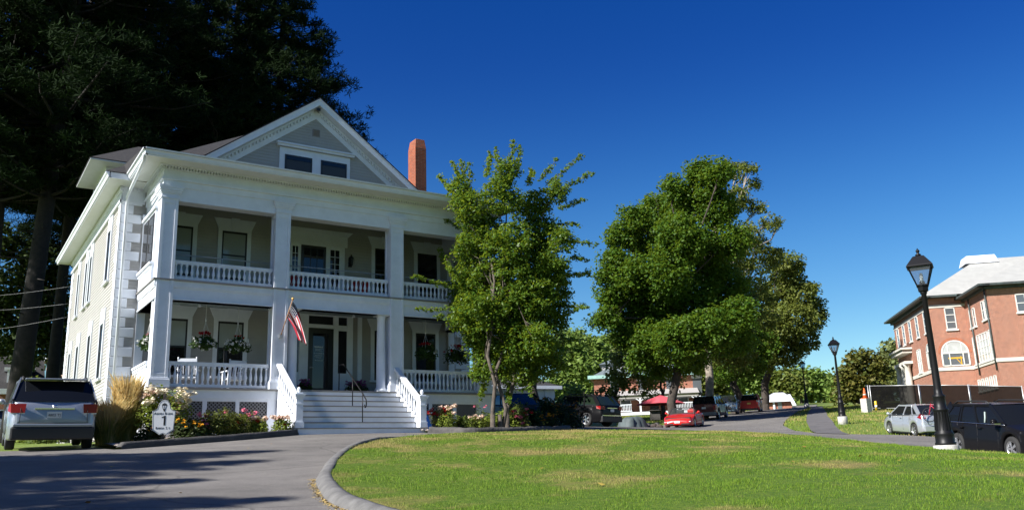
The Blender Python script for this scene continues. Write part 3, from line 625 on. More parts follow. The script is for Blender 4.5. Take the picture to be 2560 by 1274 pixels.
# ---- square columns
def column(cx):
    w = MB(); c = .25; cy = YC+c
    def sq(h, z0, z1): w.box(cx-h, cx+h, cy-h, cy+h, z0, z1)
    sq(.30, FZ, FZ+.24); sq(.275, FZ+.24, FZ+.29); sq(.225, FZ+.29, 9.9)
    for sx in (-1, 1):
        for sy in (-1, 1): w.box(*sorted((cx+sx*.25, cx+sx*.155)), *sorted((cy+sy*.25, cy+sy*.155)), FZ+.29, 9.9)
    for z0, z1 in ((FZ+.29, FZ+.42), (9.75, 9.9)): sq(.247, z0, z1)
    sq(.28, 9.9, 9.945); sq(.26, 9.945, 10.05); sq(.285, 10.05, 10.09); sq(.31, 10.09, 10.15); sq(.34, 10.15, 10.22); sq(.36, 10.22, 10.31)
    return hb(w, 'column', white, bevel=.006)
CX = [5.31, 8.89, 13.03, 16.59]
for c in CX: column(c)
# wall pilasters at the porch ends, end walls upstairs
w = MB()
for x0 in (PL-.01, PR-.24): 
    w.box(x0, x0+.25, YW-.1, YW-.02, FZ, 9.88); w.box(x0-.02, x0+.27, YW-.13, YW-.02, 9.88, 9.95); w.box(x0-.04, x0+.29, YW-.15, YW-.02, 9.95, 10.05)
    w.box(x0, x0+.25, YW-.13, YW-.1, FZ, FZ+.3); hb(w, 'pilaster', white); w = MB()
for (xa, n) in ((PL+.03, -1), (PR-.03, 1)):
    T = frame((xa, 0, 0), (0, n, 0), (n, 0, 0)); u0, u1 = sorted((n*(YC+.5), n*(YW-.1)))
    w = MB(T); w.box(u0, u1, -.08, 0, DZ, 9.95); ew = hb(w, 'end_wall', white)
    um = (u0+u1)/2
    w = MB(T); w.box(um-.95, um+.95, 0, .05, 7.98, 9.72); w.box(um-1.02, um+1.02, 0, .11, 9.72, 9.80); w.box(um-1.02, um+1.02, 0, .16, 7.92, 8.0); w.box(um-1.0, um+1.0, 0, .09, 7.38, 7.92)
    for k in range(14): w.box(um-.95+k*.14, um-.88+k*.14, .09, .13, 7.80, 7.88)
    wo = hb(w, 'window', white)
    for a, b in ((um-.82, um-.06), (um+.06, um+.82)):
        s = sub(MB(T).box(a, b, .05, .07, 8.08, 9.62), 'sash', sash, wo); sub(MB(T).box(a+.06, b-.06, .07, .074, 8.14, 9.56), 'pane', glass, wo)
        Ti = frame((xa-.08*n, 0, 0), (0, -n, 0), (-n, 0, 0)); s2 = sub(MB(Ti).box(-b if True else a, -a, .0, .03, 8.08, 9.62), 'sash', sash, wo)
        sub(MB(Ti).box(-b+.06, -a-.06, .03, .034, 8.14, 9.56), 'pane', blindg, wo)
    # solid panelled rail downstairs
    w = MB(T); w.box(u0, u1, -.12, .02, FZ, 4.86); w.box(u0-.0, u1, -.16, .10, 4.86, 4.93); w.box(u0, u1, -.12, .07, 4.78, 4.86); w.box(u0, u1, .02, .05, FZ, FZ+.25)
    k = u0
    while k < u1-.05: w.box(k, k+.05, .02, .06, 4.70, 4.77); k += .1
    hb(w, 'porch_parapet', white)
# ---- balustrades
def bal_mesh(h):
    pr = [(.045, 0), (.045, .07*h), (.028, .08*h), (.034, .11*h), (.026, .14*h), (.036, .22*h), (.05, .36*h), (.048, .44*h), (.034, .58*h), (.023, .74*h), (.022, .82*h), (.034, .85*h), (.026, .88*h), (.045, .92*h), (.045, h)]
    return MB().lathe(pr, n=10)
def railing(x0, x1, z0, zt, y, stuff=False, gap=.155):
    w = MB(); w.box(x0, x1, y-.055, y+.055, zt-.055, zt); w.box(x0, x1, y-.04, y+.04, zt-.11, zt-.055); w.box(x0, x1, y-.045, y+.045, z0+.05, z0+.13)
    r = hb(w, 'railing', white); h = zt-.11-z0-.13; n = int((x1-x0)/gap); first = None
    bs = MB()
    for k in range(n):
        x = x0+(x1-x0)*(k+.5)/n
        if stuff: 
            m = bal_mesh(h); bs.add([(a+x, b+y, c+z0+.13) for a, b, c in m.v], m.f, True); continue
        if first is None: first = bal_mesh(h).build('baluster', white, r); b = first
        else: b = first.copy(); COL.objects.link(b); b.parent = r
        b.location = (x-R0[0], y-R0[1], z0+.13-R0[2])
    if stuff: o = sub(bs, 'baluster', white, r); o['kind'] = 'stuff'
    return r
RY = YC+.24
BAYS = [(5.56, 8.64), (9.14, 12.78), (13.28, 16.34)]
for i, (a, b) in enumerate(BAYS):
    railing(a, b, DZ, 8.02, RY, stuff=(i == 2))
    if i != 1: railing(a, b, FZ, 4.91, RY)
    g = MB(); zb_ = 8.28; g.tube([(a, RY+.3, zb_), (b, RY+.3, zb_)], .018, 6); mx = a+(b-a)*.5; g.tube([(mx, RY+.3, DZ), (mx, RY+.3, zb_)], .018, 6)
    hb(g, 'guard_bar', mat('guard_grey%d' % i, (.32, .34, .36), .4))
# ---- windows on the porch wall and the left wall
def window(T, u, z0, z1, wd, lint=.42, hood=True, blind=0, sill=True, lintz=None):
    w = MB(T); h = wd/2; t = .14
    for s in (-1, 1): w.box(*sorted((u+s*h, u+s*(h+t))), 0, .06, z0-.04, z1+.02)
    w.box(u-h-t, u+h+t, 0, .06, z1+.02, z1+.10)
    if hood:
        a = h+t; w.prism([(u-a, z1+.10), (u+a, z1+.10), (u+a+.16, z1+.10+lint), (u-a-.16, z1+.10+lint)], 1, 0, .055)
        w.prism([(u-.11, z1+.06), (u+.11, z1+.06), (u+.15, z1+.13+lint), (u-.15, z1+.13+lint)], 1, .055, .085)
    else:
        w.box(u-h-t, u+h+t, 0, .05, z1+.10, z1+.10+lint); w.box(u-.1, u+.1, .05, .075, z1+.08, z1+.12+lint)
    if sill: w.box(u-h-t-.05, u+h+t+.05, 0, .11, z0-.11, z0-.04)
    wo = hb(w, 'window', white)
    zm = (z0+z1)/2; f = .055
    s = MB(T); s.box(u-h, u+h, .0, .041, z1-f, z1+.02); s.box(u-h, u+h, 0, .038, zm-f/2, zm+f/2); s.box(u-h, u+h, 0, .041, z0-.04, z0+f)
    for q in (-1, 1): s.box(*sorted((u+q*h, u+q*(h-f))), 0, .036, z0+f, z1-f)
    sub(s, 'sash', sash, wo)
    for k, (a, b) in enumerate(((zm+f/2, z1-f), (z0+f, zm-f/2))):
        m = blindg if (blind == 2 or (blind == 1 and k == 0)) else glass
        sub(MB(T).box(u-h+f, u+h-f, -.0, .028-.004*k, a, b), 'pane', m, wo)
for u, bl in ((6.23, 2), (8.085, 2), (13.87, 0), (15.7, 0)): window(TF, u, 8.15, 9.83, .87, .37, blind=bl)
for u, bl in ((6.23, 1), (8.095, 1), (13.87, 0), (15.6, 0)): window(TF, u, 4.82, 6.63, .87, .36, blind=bl)
for y in (31.85, 34.7, 37.85, 40.25): window(TLf, -y, 4.82, 6.63, .68 if y < 40 else .6, .42, hood=False)
for y in (31.8, 37.16, 36.0, 39.45): window(TLf, -y, 8.12, 9.88, .62 if y < 35 else .5, .40, hood=False)
for y in (32.5, 35.5, 38.5):
    window(TR, y, 4.82, 6.63, .8, .4, hood=False); window(TR, y, 8.12, 9.88, .8, .4, hood=False)
# ---- entrance: door, sidelights, transoms
w = MB(TF); w.box(10.1, 12.55, 0, .04, FZ, 7.1)
for a, b in ((10.1, 10.2), (10.52, 10.84), (11.8, 11.98), (12.34, 12.55)): w.box(a, b, .04, .10, FZ, 7.12)
w.box(10.1, 12.55, .04, .095, 6.62, 6.74); w.box(10.1, 12.55, .04, .095, 7.06, 7.12)
for a, b in ((10.2, 10.52), (11.98, 12.34)): w.box(a, b, .04, .07, FZ, 5.0); w.box(a+.05, b-.05, .07, .085, FZ+.35, 4.9)
w.box(12.76, 12.92, 0, .08, FZ, 7.1)
dw = hb(w, 'doorway', white)
for a, b, c, d in ((10.2, 10.52, 5.0, 6.55), (11.98, 12.34, 5.0, 6.55), (10.84, 11.8, 6.76, 7.05), (10.2, 10.52, 6.76, 7.05), (11.98, 12.34, 6.76, 7.05)):
    sub(MB(TF).box(a+.02, b-.02, .04, .055, c, d), 'pane', glass, dw)
w = MB(TF); w.box(10.84, 11.8, .04, .075, FZ, 6.6); w.box(10.84, 11.02, .075, .085, FZ, 6.6); w.box(11.6, 11.8, .075, .085, FZ, 6.6); w.box(11.02, 11.6, .075, .085, FZ, 4.45); w.box(11.02, 11.6, .075, .085, 6.42, 6.6)
dr = hb(w, 'door', black); sub(MB(TF).box(11.02, 11.6, .075, .08, 4.45, 6.42), 'pane', glass, dr)
w = MB(TF); w.tube([(10.93, .085, 5.17), (10.93, .14, 5.17), (11.05, .15, 5.17)], .014, 6); w.lathe([(.03, 0), (.03, .02)], (10.93, .09, 5.15), 8); sub(w, 'handle', chrome, dr)
w = MB(TF)                                   # the small white lettering on the glass, too small to read in the photo
for zz, a, b, h, g in ((5.90, 11.08, 11.40, .05, .012), (5.845, 11.10, 11.40, .014, .01), (5.78, 11.12, 11.37, .028, .02), (5.68, 11.06, 11.43, .024, .02), (5.60, 11.12, 11.38, .026, .02), (5.53, 11.14, 11.36, .024, .02), (5.43, 11.10, 11.40, .024, .015)):
    x = a
    while x < b: q = random.uniform(.012, .03); w.box(x, min(x+q, b), .080, .0815, zz, zz+h*random.uniform(.7, 1)); x += q+g*.5
sub(w, 'lettering', mat('lettering_white', (.55, .6, .62), .5), dr)
# round columns carrying the entrance beam
for x in (9.41, 12.55):
    w = MB(); w.box(x-.22, x+.22, YC+.08, YC+.52, FZ, FZ+.05); w.lathe([(.21, .05), (.21, .09), (.17, .12), (.175, .15), (.155, .18), (.155, 1.2), (.135, 2.5), (.15, 2.53), (.15, 2.57), (.19, 2.62)], (x, YC+.3, FZ), 24)
    w.box(x-.21, x+.21, YC+.09, YC+.51, FZ+2.62, FZ+2.68); hb(w, 'round_column', white)
w = MB(); w.box(9.14, 12.78, YC+.12, YC+.48, 6.79, 7.1); hb(w, 'entrance_beam', white)
# balcony door with sidelights under a wide header
w = MB(TF); w.box(10.1, 12.2, 0, .05, DZ, 9.72); w.box(10.0, 12.3, 0, .07, 9.72, 10.12); w.prism([(9.98, 10.12), (12.32, 10.12), (12.5, 10.3), (9.8, 10.3)], 1, 0, .12)
bd = hb(w, 'balcony_doorway', white)
dd = sub(MB(TF).box(10.5, 11.45, .05, .08, DZ, 9.66), 'door', black, bd)
for a, b in ((10.18, 10.38), (11.63, 11.98)):
    sub(MB(TF).box(a, b, .05, .06, 8.2, 9.58), 'pane', glass, bd); g = MB(TF); g.box((a+b)/2-.012, (a+b)/2+.012, .06, .07, 8.2, 9.58)
    for k in range(1, 5): g.box(a, b, .06, .072, 8.2+k*.276, 8.22+k*.276)
    sub(g, 'muntin', white, bd)
sub(MB(TF).box(10.6, 11.35, .08, .085, 8.1, 9.55), 'pane', glass, bd)
g = MB(TF)
for k in (1, 2): g.box(10.6+k*.25-.012, 10.6+k*.25+.012, .085, .095, 8.1, 9.55)
for k in range(1, 4): g.box(10.6, 11.35, .085, .096, 8.1+k*.36, 8.125+k*.36)
sub(g, 'muntin', sash, bd)
# wall lantern and ceiling lamps
w = MB(TF); w.box(12.36, 12.5, 0, .03, 9.0, 9.35); w.lathe([(.03, 0), (.07, .05), (.09, .3), (.11, .31), (.03, .4), (.01, .45)], (12.43, .13, 9.02), 6, False); hb(w, 'wall_lantern', black)
for x, z in ((6.9, 10.42), (9.05, 10.42), (12.6, 10.42), (14.6, 10.42), (6.9, 7.0), (12.4, 7.0)): hb(MB().lathe([(.02, .12), (.05, .08), (.06, .03), (.04, 0)], (x, YW-.5, z), 10), 'ceiling_lamp', white)
# ---- front steps
SX0, SX1 = 8.9, 13.0
RS = (FZ-2.64)/8; w = MB(); tr = MB(); y = 26.95
for k in range(1, 8):
    yk = 26.87-.27*k; z = FZ-RS*k; e = (.16 if k == 7 else 0)
    w.box(SX0-e, SX1+e, yk+.03, 27.0, z-RS-(.3 if k == 7 else 0), z-.03); tr.box(SX0-e-.02, SX1+e+.02, yk, yk+.33, z-.03, z)
w.box(SX0, SX1, 26.89, 27.0, FZ-RS, FZ-.055)
hb(w, 'steps', white); hb(tr, 'step_treads', greyfloor)
st = MB(); 
for x in (SX0, SX1): st.add([(x-.06, 26.95, FZ-.02), (x-.06, 25.05, 2.85), (x-.06, 25.05, 2.3), (x-.06, 26.95, 2.3), (x+.06, 26.95, FZ-.02), (x+.06, 25.05, 2.85), (x+.06, 25.05, 2.3), (x+.06, 26.95, 2.3)], [(0, 1, 2, 3), (7, 6, 5, 4), (0, 4, 5, 1), (1, 5, 6, 2)]); hb(st, 'stringer', white); st = MB()

zt0 = FZ-RS*7
nb_mesh = None
for x in (SX0, SX1):
    w = MB(); c = 25.12
    def nq(h, z0, z1): w.box(x-h, x+h, c-h, c+h, z0, z1)
    nq(.135, zt0, zt0+.17); nq(.105, zt0+.17, zt0+.86); nq(.12, zt0+.68, zt0+.72); nq(.125, zt0+.86, zt0+.92); nq(.15, zt0+.92, zt0+.96); nq(.165, zt0+.96, zt0+1.0); nq(.1, zt0+1.0, zt0+1.03)
    w.lathe([(.03, 0), (.03, .03), (.055, .06), (.06, .1), (.05, .14), (.02, .17), (.0, .175)], (x, c, zt0+1.03), 12); hb(w, 'newel_post', white)
    w = MB(); A = Vector((x, 25.2, zt0+.84)); Bp = Vector((x, 27.05, 4.86+.06)); w.beam(A, Bp, .17, .07); w.beam(A-Vector((0, 0, .07)), Bp-Vector((0, 0, .07)), .1, .06); w.beam(A-Vector((0, 0, .74)), Bp-Vector((0, 0, .72)), .09, .08)
    r = hb(w, 'stair_rail', white)
    for k in range(10):
        t = (k+.6)/10.4; p = A.lerp(Bp, t); h = .6
        if nb_mesh is None: b = bal_mesh(h).build('baluster', white, r); nb_mesh = b
        else: b = nb_mesh.copy(); COL.objects.link(b); b.parent = r
        b.location = (p.x-R0[0], p.y-R0[1], p.z-.69-R0[2])
w = MB(); hx = 11.02; p6 = Vector((hx, 25.3, FZ-RS*6)); p3 = Vector((hx, 26.1, FZ-RS*3)); pt = Vector((hx, 27.25, FZ))
w.tube([pt, pt+Vector((0, 0, .87))], .016, 6); w.tube([p3, p3+Vector((0, 0, .88))], .016, 6); w.tube([p6, p6+Vector((0, 0, .88))], .016, 6)
cu_ = [p6+Vector((0, -.22-.07*math.sin(a), .60+.10*math.cos(a)-.02*a)) for a in np.linspace(0, 5, 14)]
w.tube([pt+Vector((0, 0, .87)), Vector((hx, 26.9, FZ+.86)), p6+Vector((0, 0, .88)), p6+Vector((0, -.2, .72))]+cu_, .02, 6)
hb(w, 'iron_handrail', iron)
# ================================================================ vegetation
def limb(mb, a, b, r0, r1, wob=.08, n=6, seg=5, sag=0):
    a = Vector(a); b = Vector(b); L = (b-a).length; pts = []; rs = []
    for i in range(seg+1):
        t = i/seg; p = a.lerp(b, t)
        if 0 < i < seg: p += Vector((random.uniform(-1, 1), random.uniform(-1, 1), random.uniform(-.5, .5)))*L*wob*.6
        p.z += sag*L*math.sin(math.pi*t); pts.append(p); rs.append(r0+(r1-r0)*t)
    mb.tube(pts, rs, n); return pts
def clumps(blobs, per, rc, rng, shell=.55):
    """blobs: (x,y,z,rx,ry,rz[,w]) -> centres of leaf clumps, mostly in the outer shell of every blob"""
    out = []
    vol = np.array([b[3]*b[4]*b[5] for b in blobs])**(2/3.)
    for b, v in zip(blobs, vol):
        n = max(3, int(per*v)); d = unit(rng.normal(size=(n, 3))); r = (rng.uniform(shell**3, 1, n))**(1/3.)
        out.append(np.array(b[:3])+d*r[:, None]*np.array(b[3:6])*.92)
    return np.concatenate(out)
def foliage(C, nl, rc, size, rng, asp=.6, up=.5, flat=.7, droop=.2):
    N = len(C)*nl; q, d = sph(N, rng, .5); rr = np.repeat(rc*rng.uniform(.6, 1.25, len(C)), nl)[:, None]
    P = np.repeat(C, nl, 0)+q*rr*np.array([1, 1, flat]); V, F = leaf_quads(P, size, asp, up, rng, out=d, droop=droop)
    tone = np.repeat(rng.uniform(0, 1, len(C)), nl)*.5+rng.uniform(0, .5, N)
    return V, F, tone
def px_blob(px, py, D, r, off=0, sq=1.0, ry=None):
    p = at(px, py, D+off); s = r/FPX*depth(p); return (p[0], p[1], p[2], s, ry*s if ry else s, s*sq)
def tree(name, label, cat, base, blobs, barkm, leafm, trunks, per, nl, rc, size, seed, asp=.6, shell=.55, group=None, up=.5, extra=None, fork=.45, lr=.28):
    rng = np.random.default_rng(seed); random.seed(seed); base = Vector(base)
    t = thing(name, label, cat, base, group=group)
    w = MB()
    ends = [Vector(q[1]) for q in trunks]
    own = [min(range(len(ends)), key=lambda i: (ends[i]-Vector(bb[:3])).length) for bb in blobs]
    for ti, (p0, p1, r0, r1) in enumerate(trunks):
        p0 = Vector(p0); p1 = Vector(p1); limb(w, p0-Vector((0, 0, .3)), p1, r0, r1, .05, 10, 7)
        w.lathe([(r0*1.5, 0), (r0*1.2, .25), (r0*1.0, .7)], (p0.x, p0.y, p0.z-.12), 10)
        for b, ow in zip(blobs, own):
            if ow != ti: continue
            c = Vector(b[:3]); s = p0.lerp(p1, random.uniform(fork, 1)); d = (c-s).length; rb = min(r1*1.3, max(.03, lr*r0*(d/6)**.3))
            pp = limb(w, s, c, rb, rb*.3, .10, 6, 5, .06)
            for _ in range(3):
                e = c+Vector(tuple(rng.normal(size=3)))*b[3]*.45; limb(w, pp[-2], e, rb*.35, rb*.1, .12, 4, 3)
    w.v = [Vector(v)-base for v in w.v]; w.build('trunk', barkm, t)
    C = clumps(blobs, per, rc, rng, shell)
    if extra is not None: C = np.concatenate([C, extra])
    V, F, tone = foliage(C, nl, rc, size, rng, asp, up)
    npmesh('crown', V-np.array(base), F, leafm, t, rnd=tone)
    return t
L_elm = leafmat('leaf_elm', (.022, .066, .008), (.105, .17, .022), .32, (.34, .44, .03), .36)
L_maple = leafmat('leaf_maple', (.018, .055, .005), (.085, .145, .014), .26, (.28, .40, .03))
L_maple2 = leafmat('leaf_maple_olive', (.06, .095, .018), (.15, .165, .035), .28, (.30, .34, .05))
L_back = leafmat('leaf_wood', (.075, .135, .025), (.165, .225, .045), .25)  # leaf colour lightened to carry the haze over the distant trees
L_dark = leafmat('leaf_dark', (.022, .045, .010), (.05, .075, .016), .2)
L_autumn = leafmat('leaf_autumn', (.045, .07, .014), (.12, .105, .02), .2)
L_pale = leafmat('leaf_pale', (.10, .13, .045), (.19, .21, .08), .25)
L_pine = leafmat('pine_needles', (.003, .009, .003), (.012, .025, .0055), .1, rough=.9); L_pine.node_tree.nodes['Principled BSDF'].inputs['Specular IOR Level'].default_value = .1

# ---- the tree in front of the right end of the porch (several slim stems, spiky shoots)
D0 = 30.0
bs = [(1250, 490, 52), (1175, 520, 52), (1325, 520, 52), (1390, 480, 34), (1268, 430, 34), (1150, 470, 32), (1215, 590, 62), (1275, 620, 70), (1355, 590, 58), (1405, 600, 34), (1165, 620, 38),
      (1205, 690, 66), (1280, 710, 85), (1370, 700, 55), (1395, 730, 38), (1155, 730, 38), (1230, 800, 74), (1320, 800, 76), (1385, 790, 40), (1300, 860, 66), (1350, 850, 44), (1330, 640, 62), (1380, 660, 45), (1330, 740, 70), (1190, 830, 45), (1300, 900, 75), (1370, 890, 55), (1245, 900, 45), (1190, 780, 60), (1215, 860, 55), (1160, 800, 40), (1205, 930, 30), (1275, 860, 70), (1225, 760, 70)]
rng = np.random.default_rng(3)
blobs = [px_blob(a, b, D0, r, rng.uniform(-.9, .9), 1.0) for a, b, r in bs]
shoots = []                                  # long leafy shoots sticking out of the crown: (from px) -> (to px)
SH = [((1270, 440), (1285, 352)), ((1255, 450), (1238, 372)), ((1290, 440), (1303, 365)), ((1170, 470), (1150, 405)), ((1160, 470), (1132, 402)), ((1175, 470), (1172, 408)), ((1130, 480), (1098, 440)), ((1215, 440), (1224, 385)), ((1320, 460), (1330, 425)),
      ((1370, 460), (1458, 385)), ((1390, 480), (1484, 432)), ((1350, 450), (1395, 395)), ((1400, 520), (1460, 500)), ((1420, 600), (1492, 612)), ((1430, 640), (1470, 650)), ((1400, 690), (1475, 682)), ((1390, 760), (1470, 770)), ((1400, 800), (1455, 760)),
      ((1150, 500), (1066, 500)), ((1180, 580), (1086, 540)), ((1140, 700), (1098, 625)), ((1150, 720), (1030, 690)), ((1130, 700), (1115, 640)), ((1170, 770), (1040, 772)), ((1160, 790), (1090, 790)), ((1400, 840), (1440, 850)), ((1200, 900), (1190, 940)), ((1340, 560), (1450, 560)), ((1210, 960), (1200, 990)), ((1270, 960), (1272, 1000)), ((1320, 960), (1330, 985))]
ext = []
for (a, b), (c, d) in SH:
    o1, o2 = rng.uniform(-1, 1), rng.uniform(-1.3, 1.3)
    p, q_ = at(a, b, D0+o1), at(c, d, D0+o2); n = int(np.linalg.norm(q_-p)/.10)+3
    for k in range(n): ext.append(p+(q_-p)*k/(n-1)+rng.normal(0, .035, 3)); shoots.append((p, q_)) if k == 0 else None
g0 = gp(1232, 28.6); g1 = gp(1250, 28.9); g2 = gp(1268, 29.4)
e0, e1, e2 = Vector(at(1226, 640, 29.4)), Vector(at(1262, 560, 30)), Vector(at(1320, 600, 30.6))
ct = tree('garden_tree', 'multi stemmed green tree with spiky shoots in front of the right end of the porch', 'tree', g0, blobs, bark, L_elm,
     [(g0, e0, .075, .035), (g1, e1, .075, .035), (g2, e2, .08, .04)], 215, 22, .27, .125, 5, asp=.5, shell=.15, fork=.45, lr=.25)
V, F, tone = foliage(np.array(ext), 14, .13, .115, rng, .5)
o = npmesh('shoots', V-np.array(g0), F, L_elm, ct, rnd=tone*.6+.4)  # tone raised: brighter light on the outer shoots is put into their colour
w = MB()
for p, q_ in shoots: w.tube([Vector(p)-g0, Vector(q_)-g0], [.018, .005], 4)
w.build('twigs', bark, ct)

# ---- the big maples left of the road
DM = 63.0
bm = [(1585, 550, 42), (1640, 530, 48), (1545, 590, 36), (1620, 600, 55), (1700, 520, 55), (1690, 470, 36), (1760, 470, 52), (1745, 425, 30), (1800, 430, 34), (1790, 520, 55), (1700, 600, 75), (1540, 660, 44), (1590, 690, 60), (1660, 690, 75), (1760, 640, 72), (1830, 600, 48), (1525, 740, 38), (1570, 770, 60), (1640, 780, 70), (1730, 760, 80), (1810, 720, 66), (1520, 800, 32), (1560, 840, 40), (1620, 855, 55), (1690, 850, 66), (1770, 830, 70), (1850, 790, 50), (1600, 900, 34), (1650, 915, 34), (1730, 895, 42), (1845, 850, 42), (1490, 800, 18), (1505, 690, 20)]
rng = np.random.default_rng(8)
blobs = [px_blob(a, b, DM, r, rng.uniform(-3, 3)) for a, b, r in bm]
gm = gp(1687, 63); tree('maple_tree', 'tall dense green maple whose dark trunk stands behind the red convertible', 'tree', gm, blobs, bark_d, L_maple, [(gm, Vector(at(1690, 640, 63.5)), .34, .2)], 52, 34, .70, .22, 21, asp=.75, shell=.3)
bm = [(1835, 500, 40), (1870, 590, 42), (1925, 555, 24), (1890, 520, 24), (1945, 560, 14), (1890, 690, 58), (1830, 650, 55), (1935, 640, 30), (1900, 620, 30), (1800, 800, 66), (1880, 780, 66), (1760, 880, 56), (1840, 880, 55), (1840, 430, 30), (1870, 425, 22), (1880, 460, 20), (1815, 415, 18)]
blobs = [px_blob(a, b, 74, r, rng.uniform(-3, 3)) for a, b, r in bm]
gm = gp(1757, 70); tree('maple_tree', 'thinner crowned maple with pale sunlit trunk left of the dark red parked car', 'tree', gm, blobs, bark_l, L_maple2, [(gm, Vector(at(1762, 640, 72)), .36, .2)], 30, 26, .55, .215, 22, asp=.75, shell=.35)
bm = [(1970, 690, 42), (2000, 740, 44), (1940, 740, 50), (2035, 770, 28), (1990, 800, 52), (2045, 800, 22), (1930, 820, 56), (2010, 850, 38), (1965, 880, 42), (1900, 890, 46), (1985, 655, 22), (1950, 655, 24), (2030, 720, 16)]
blobs = [px_blob(a, b, 92, r, rng.uniform(-3, 3)) for a, b, r in bm]
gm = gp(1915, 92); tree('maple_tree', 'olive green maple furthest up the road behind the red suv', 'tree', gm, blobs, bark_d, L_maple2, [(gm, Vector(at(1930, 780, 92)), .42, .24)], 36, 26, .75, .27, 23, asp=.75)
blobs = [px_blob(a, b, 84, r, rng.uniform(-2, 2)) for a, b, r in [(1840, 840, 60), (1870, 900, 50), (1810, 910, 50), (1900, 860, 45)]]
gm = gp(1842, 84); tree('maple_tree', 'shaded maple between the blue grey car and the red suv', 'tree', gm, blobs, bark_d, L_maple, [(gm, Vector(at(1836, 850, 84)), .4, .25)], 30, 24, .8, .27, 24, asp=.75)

MAPLE = [o for o in COL.objects if o.name.startswith('maple_tree')]
# trees behind the viewer: they darken what the panes and car bodies mirror
for i, (x, y, a, k) in enumerate(((-16, -28, .5, .9), (0, -36, 1.7, .95), (14, -22, 2.9, 1.2), (29, -25, 4.1, 1.25), (45, -20, 5.0, 1.2), (-32, -18, .9, .9))):
    dup(MAPLE[i % 2], Vector((x, y, tzs(x, y))), a, 'leafy tree behind the viewer and outside the picture', scale=(k, k, k*.9), group='trees behind the viewer')
# ---- pines behind the house
def pine(name, label, base, h, zc, rad, seed, tr=.45, lean=(0, 0), dens=1.0, group='tall dark pines'):
    rng = np.random.default_rng(seed); random.seed(seed); t = thing(name, label, 'pine tree', base, group=group)
    w = MB(); top = Vector((lean[0], lean[1], h)); tp_ = [Vector((lean[0]*f, lean[1]*f, h*f-.3)) for f in (0, .15, .35, .55, .75, 1)]
    w.tube(tp_, [tr*1.15, tr, tr*.85, tr*.65, tr*.4, .05], 12); C = []
    z = zc
    while z < h-.3:
        f = (z-zc)/(h-zc); R = rad*(1-f**1.6)*(.75+.35*min(1, f*6)); nb = 5
        for k in range(nb):
            a = 2*math.pi*(k+random.random()*.8)/nb+z; L = R*random.uniform(.55, 1.18)
            if L < .4: L = .5
            c = Vector((lean[0]*z/h, lean[1]*z/h, z)); rise = random.uniform(-.08, .22)
            e = c+Vector((math.cos(a)*L, math.sin(a)*L, L*rise)); limb(w, c, e, .05+.012*L, .015, .06, 4, 4, -.05)
            m = int(L*5.0*dens)+3
            s = np.sqrt(rng.uniform(.08, 1, m)); side = rng.normal(0, .17*L, m)*s*.9
            px = c.x+math.cos(a)*L*s-math.sin(a)*side; py = c.y+math.sin(a)*L*s+math.cos(a)*side; pz_ = c.z+L*rise*s+rng.normal(0, .16, m)+.1
            C.append(np.c_[px, py, pz_])
        z += random.uniform(.55, .95)
    for _ in range(int(10)):
        zz = random.uniform(zc*.45, zc); a = random.uniform(0, 6.28); L = random.uniform(.8, 2.4); w.tube([(lean[0]*zz/h, lean[1]*zz/h, zz), (math.cos(a)*L, math.sin(a)*L, zz+random.uniform(-.4, .2))], [.04, .01], 4)
    w.build('trunk', bark_p, t)
    C = np.concatenate(C); n = 13; N = len(C)*n; d = unit(rng.normal(size=(N, 3))*np.array([1, 1, .8])+np.array([0, 0, .35])); P = np.repeat(C, n, 0)
    L = rng.uniform(.22, .46, N)[:, None]; sd = unit(np.cross(d, rng.normal(size=(N, 3))))*.035
    P0 = P+d*.04; V = np.stack([P0-sd*.3, P0+sd*.3, P0+d*L*.7+sd, P0+d*L-sd*.6], 1).reshape(-1, 3)
    npmesh('crown', V, np.arange(4*N).reshape(N, 4), L_pine, t, rnd=np.repeat(rng.uniform(0, 1, len(C)), n)*.6+rng.uniform(0, .4, N))
    return t
def pb(px, D): return gp(px, D)
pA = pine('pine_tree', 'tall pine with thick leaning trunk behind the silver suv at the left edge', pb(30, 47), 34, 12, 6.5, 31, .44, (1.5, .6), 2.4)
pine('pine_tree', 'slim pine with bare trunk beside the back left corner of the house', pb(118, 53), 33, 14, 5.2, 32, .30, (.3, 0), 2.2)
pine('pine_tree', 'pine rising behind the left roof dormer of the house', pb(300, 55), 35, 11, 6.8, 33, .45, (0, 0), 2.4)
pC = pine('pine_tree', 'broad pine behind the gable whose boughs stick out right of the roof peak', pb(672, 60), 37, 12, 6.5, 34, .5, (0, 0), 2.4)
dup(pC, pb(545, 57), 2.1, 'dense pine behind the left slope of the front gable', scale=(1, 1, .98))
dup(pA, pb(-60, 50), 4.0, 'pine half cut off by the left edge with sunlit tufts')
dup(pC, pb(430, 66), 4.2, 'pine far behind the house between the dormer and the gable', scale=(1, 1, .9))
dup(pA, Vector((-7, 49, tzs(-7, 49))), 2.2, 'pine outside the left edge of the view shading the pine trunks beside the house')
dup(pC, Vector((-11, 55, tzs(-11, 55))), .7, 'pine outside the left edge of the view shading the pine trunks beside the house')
dup(pA, pb(190, 64), 1.0, 'pine standing deep behind the slim bare trunked pine')
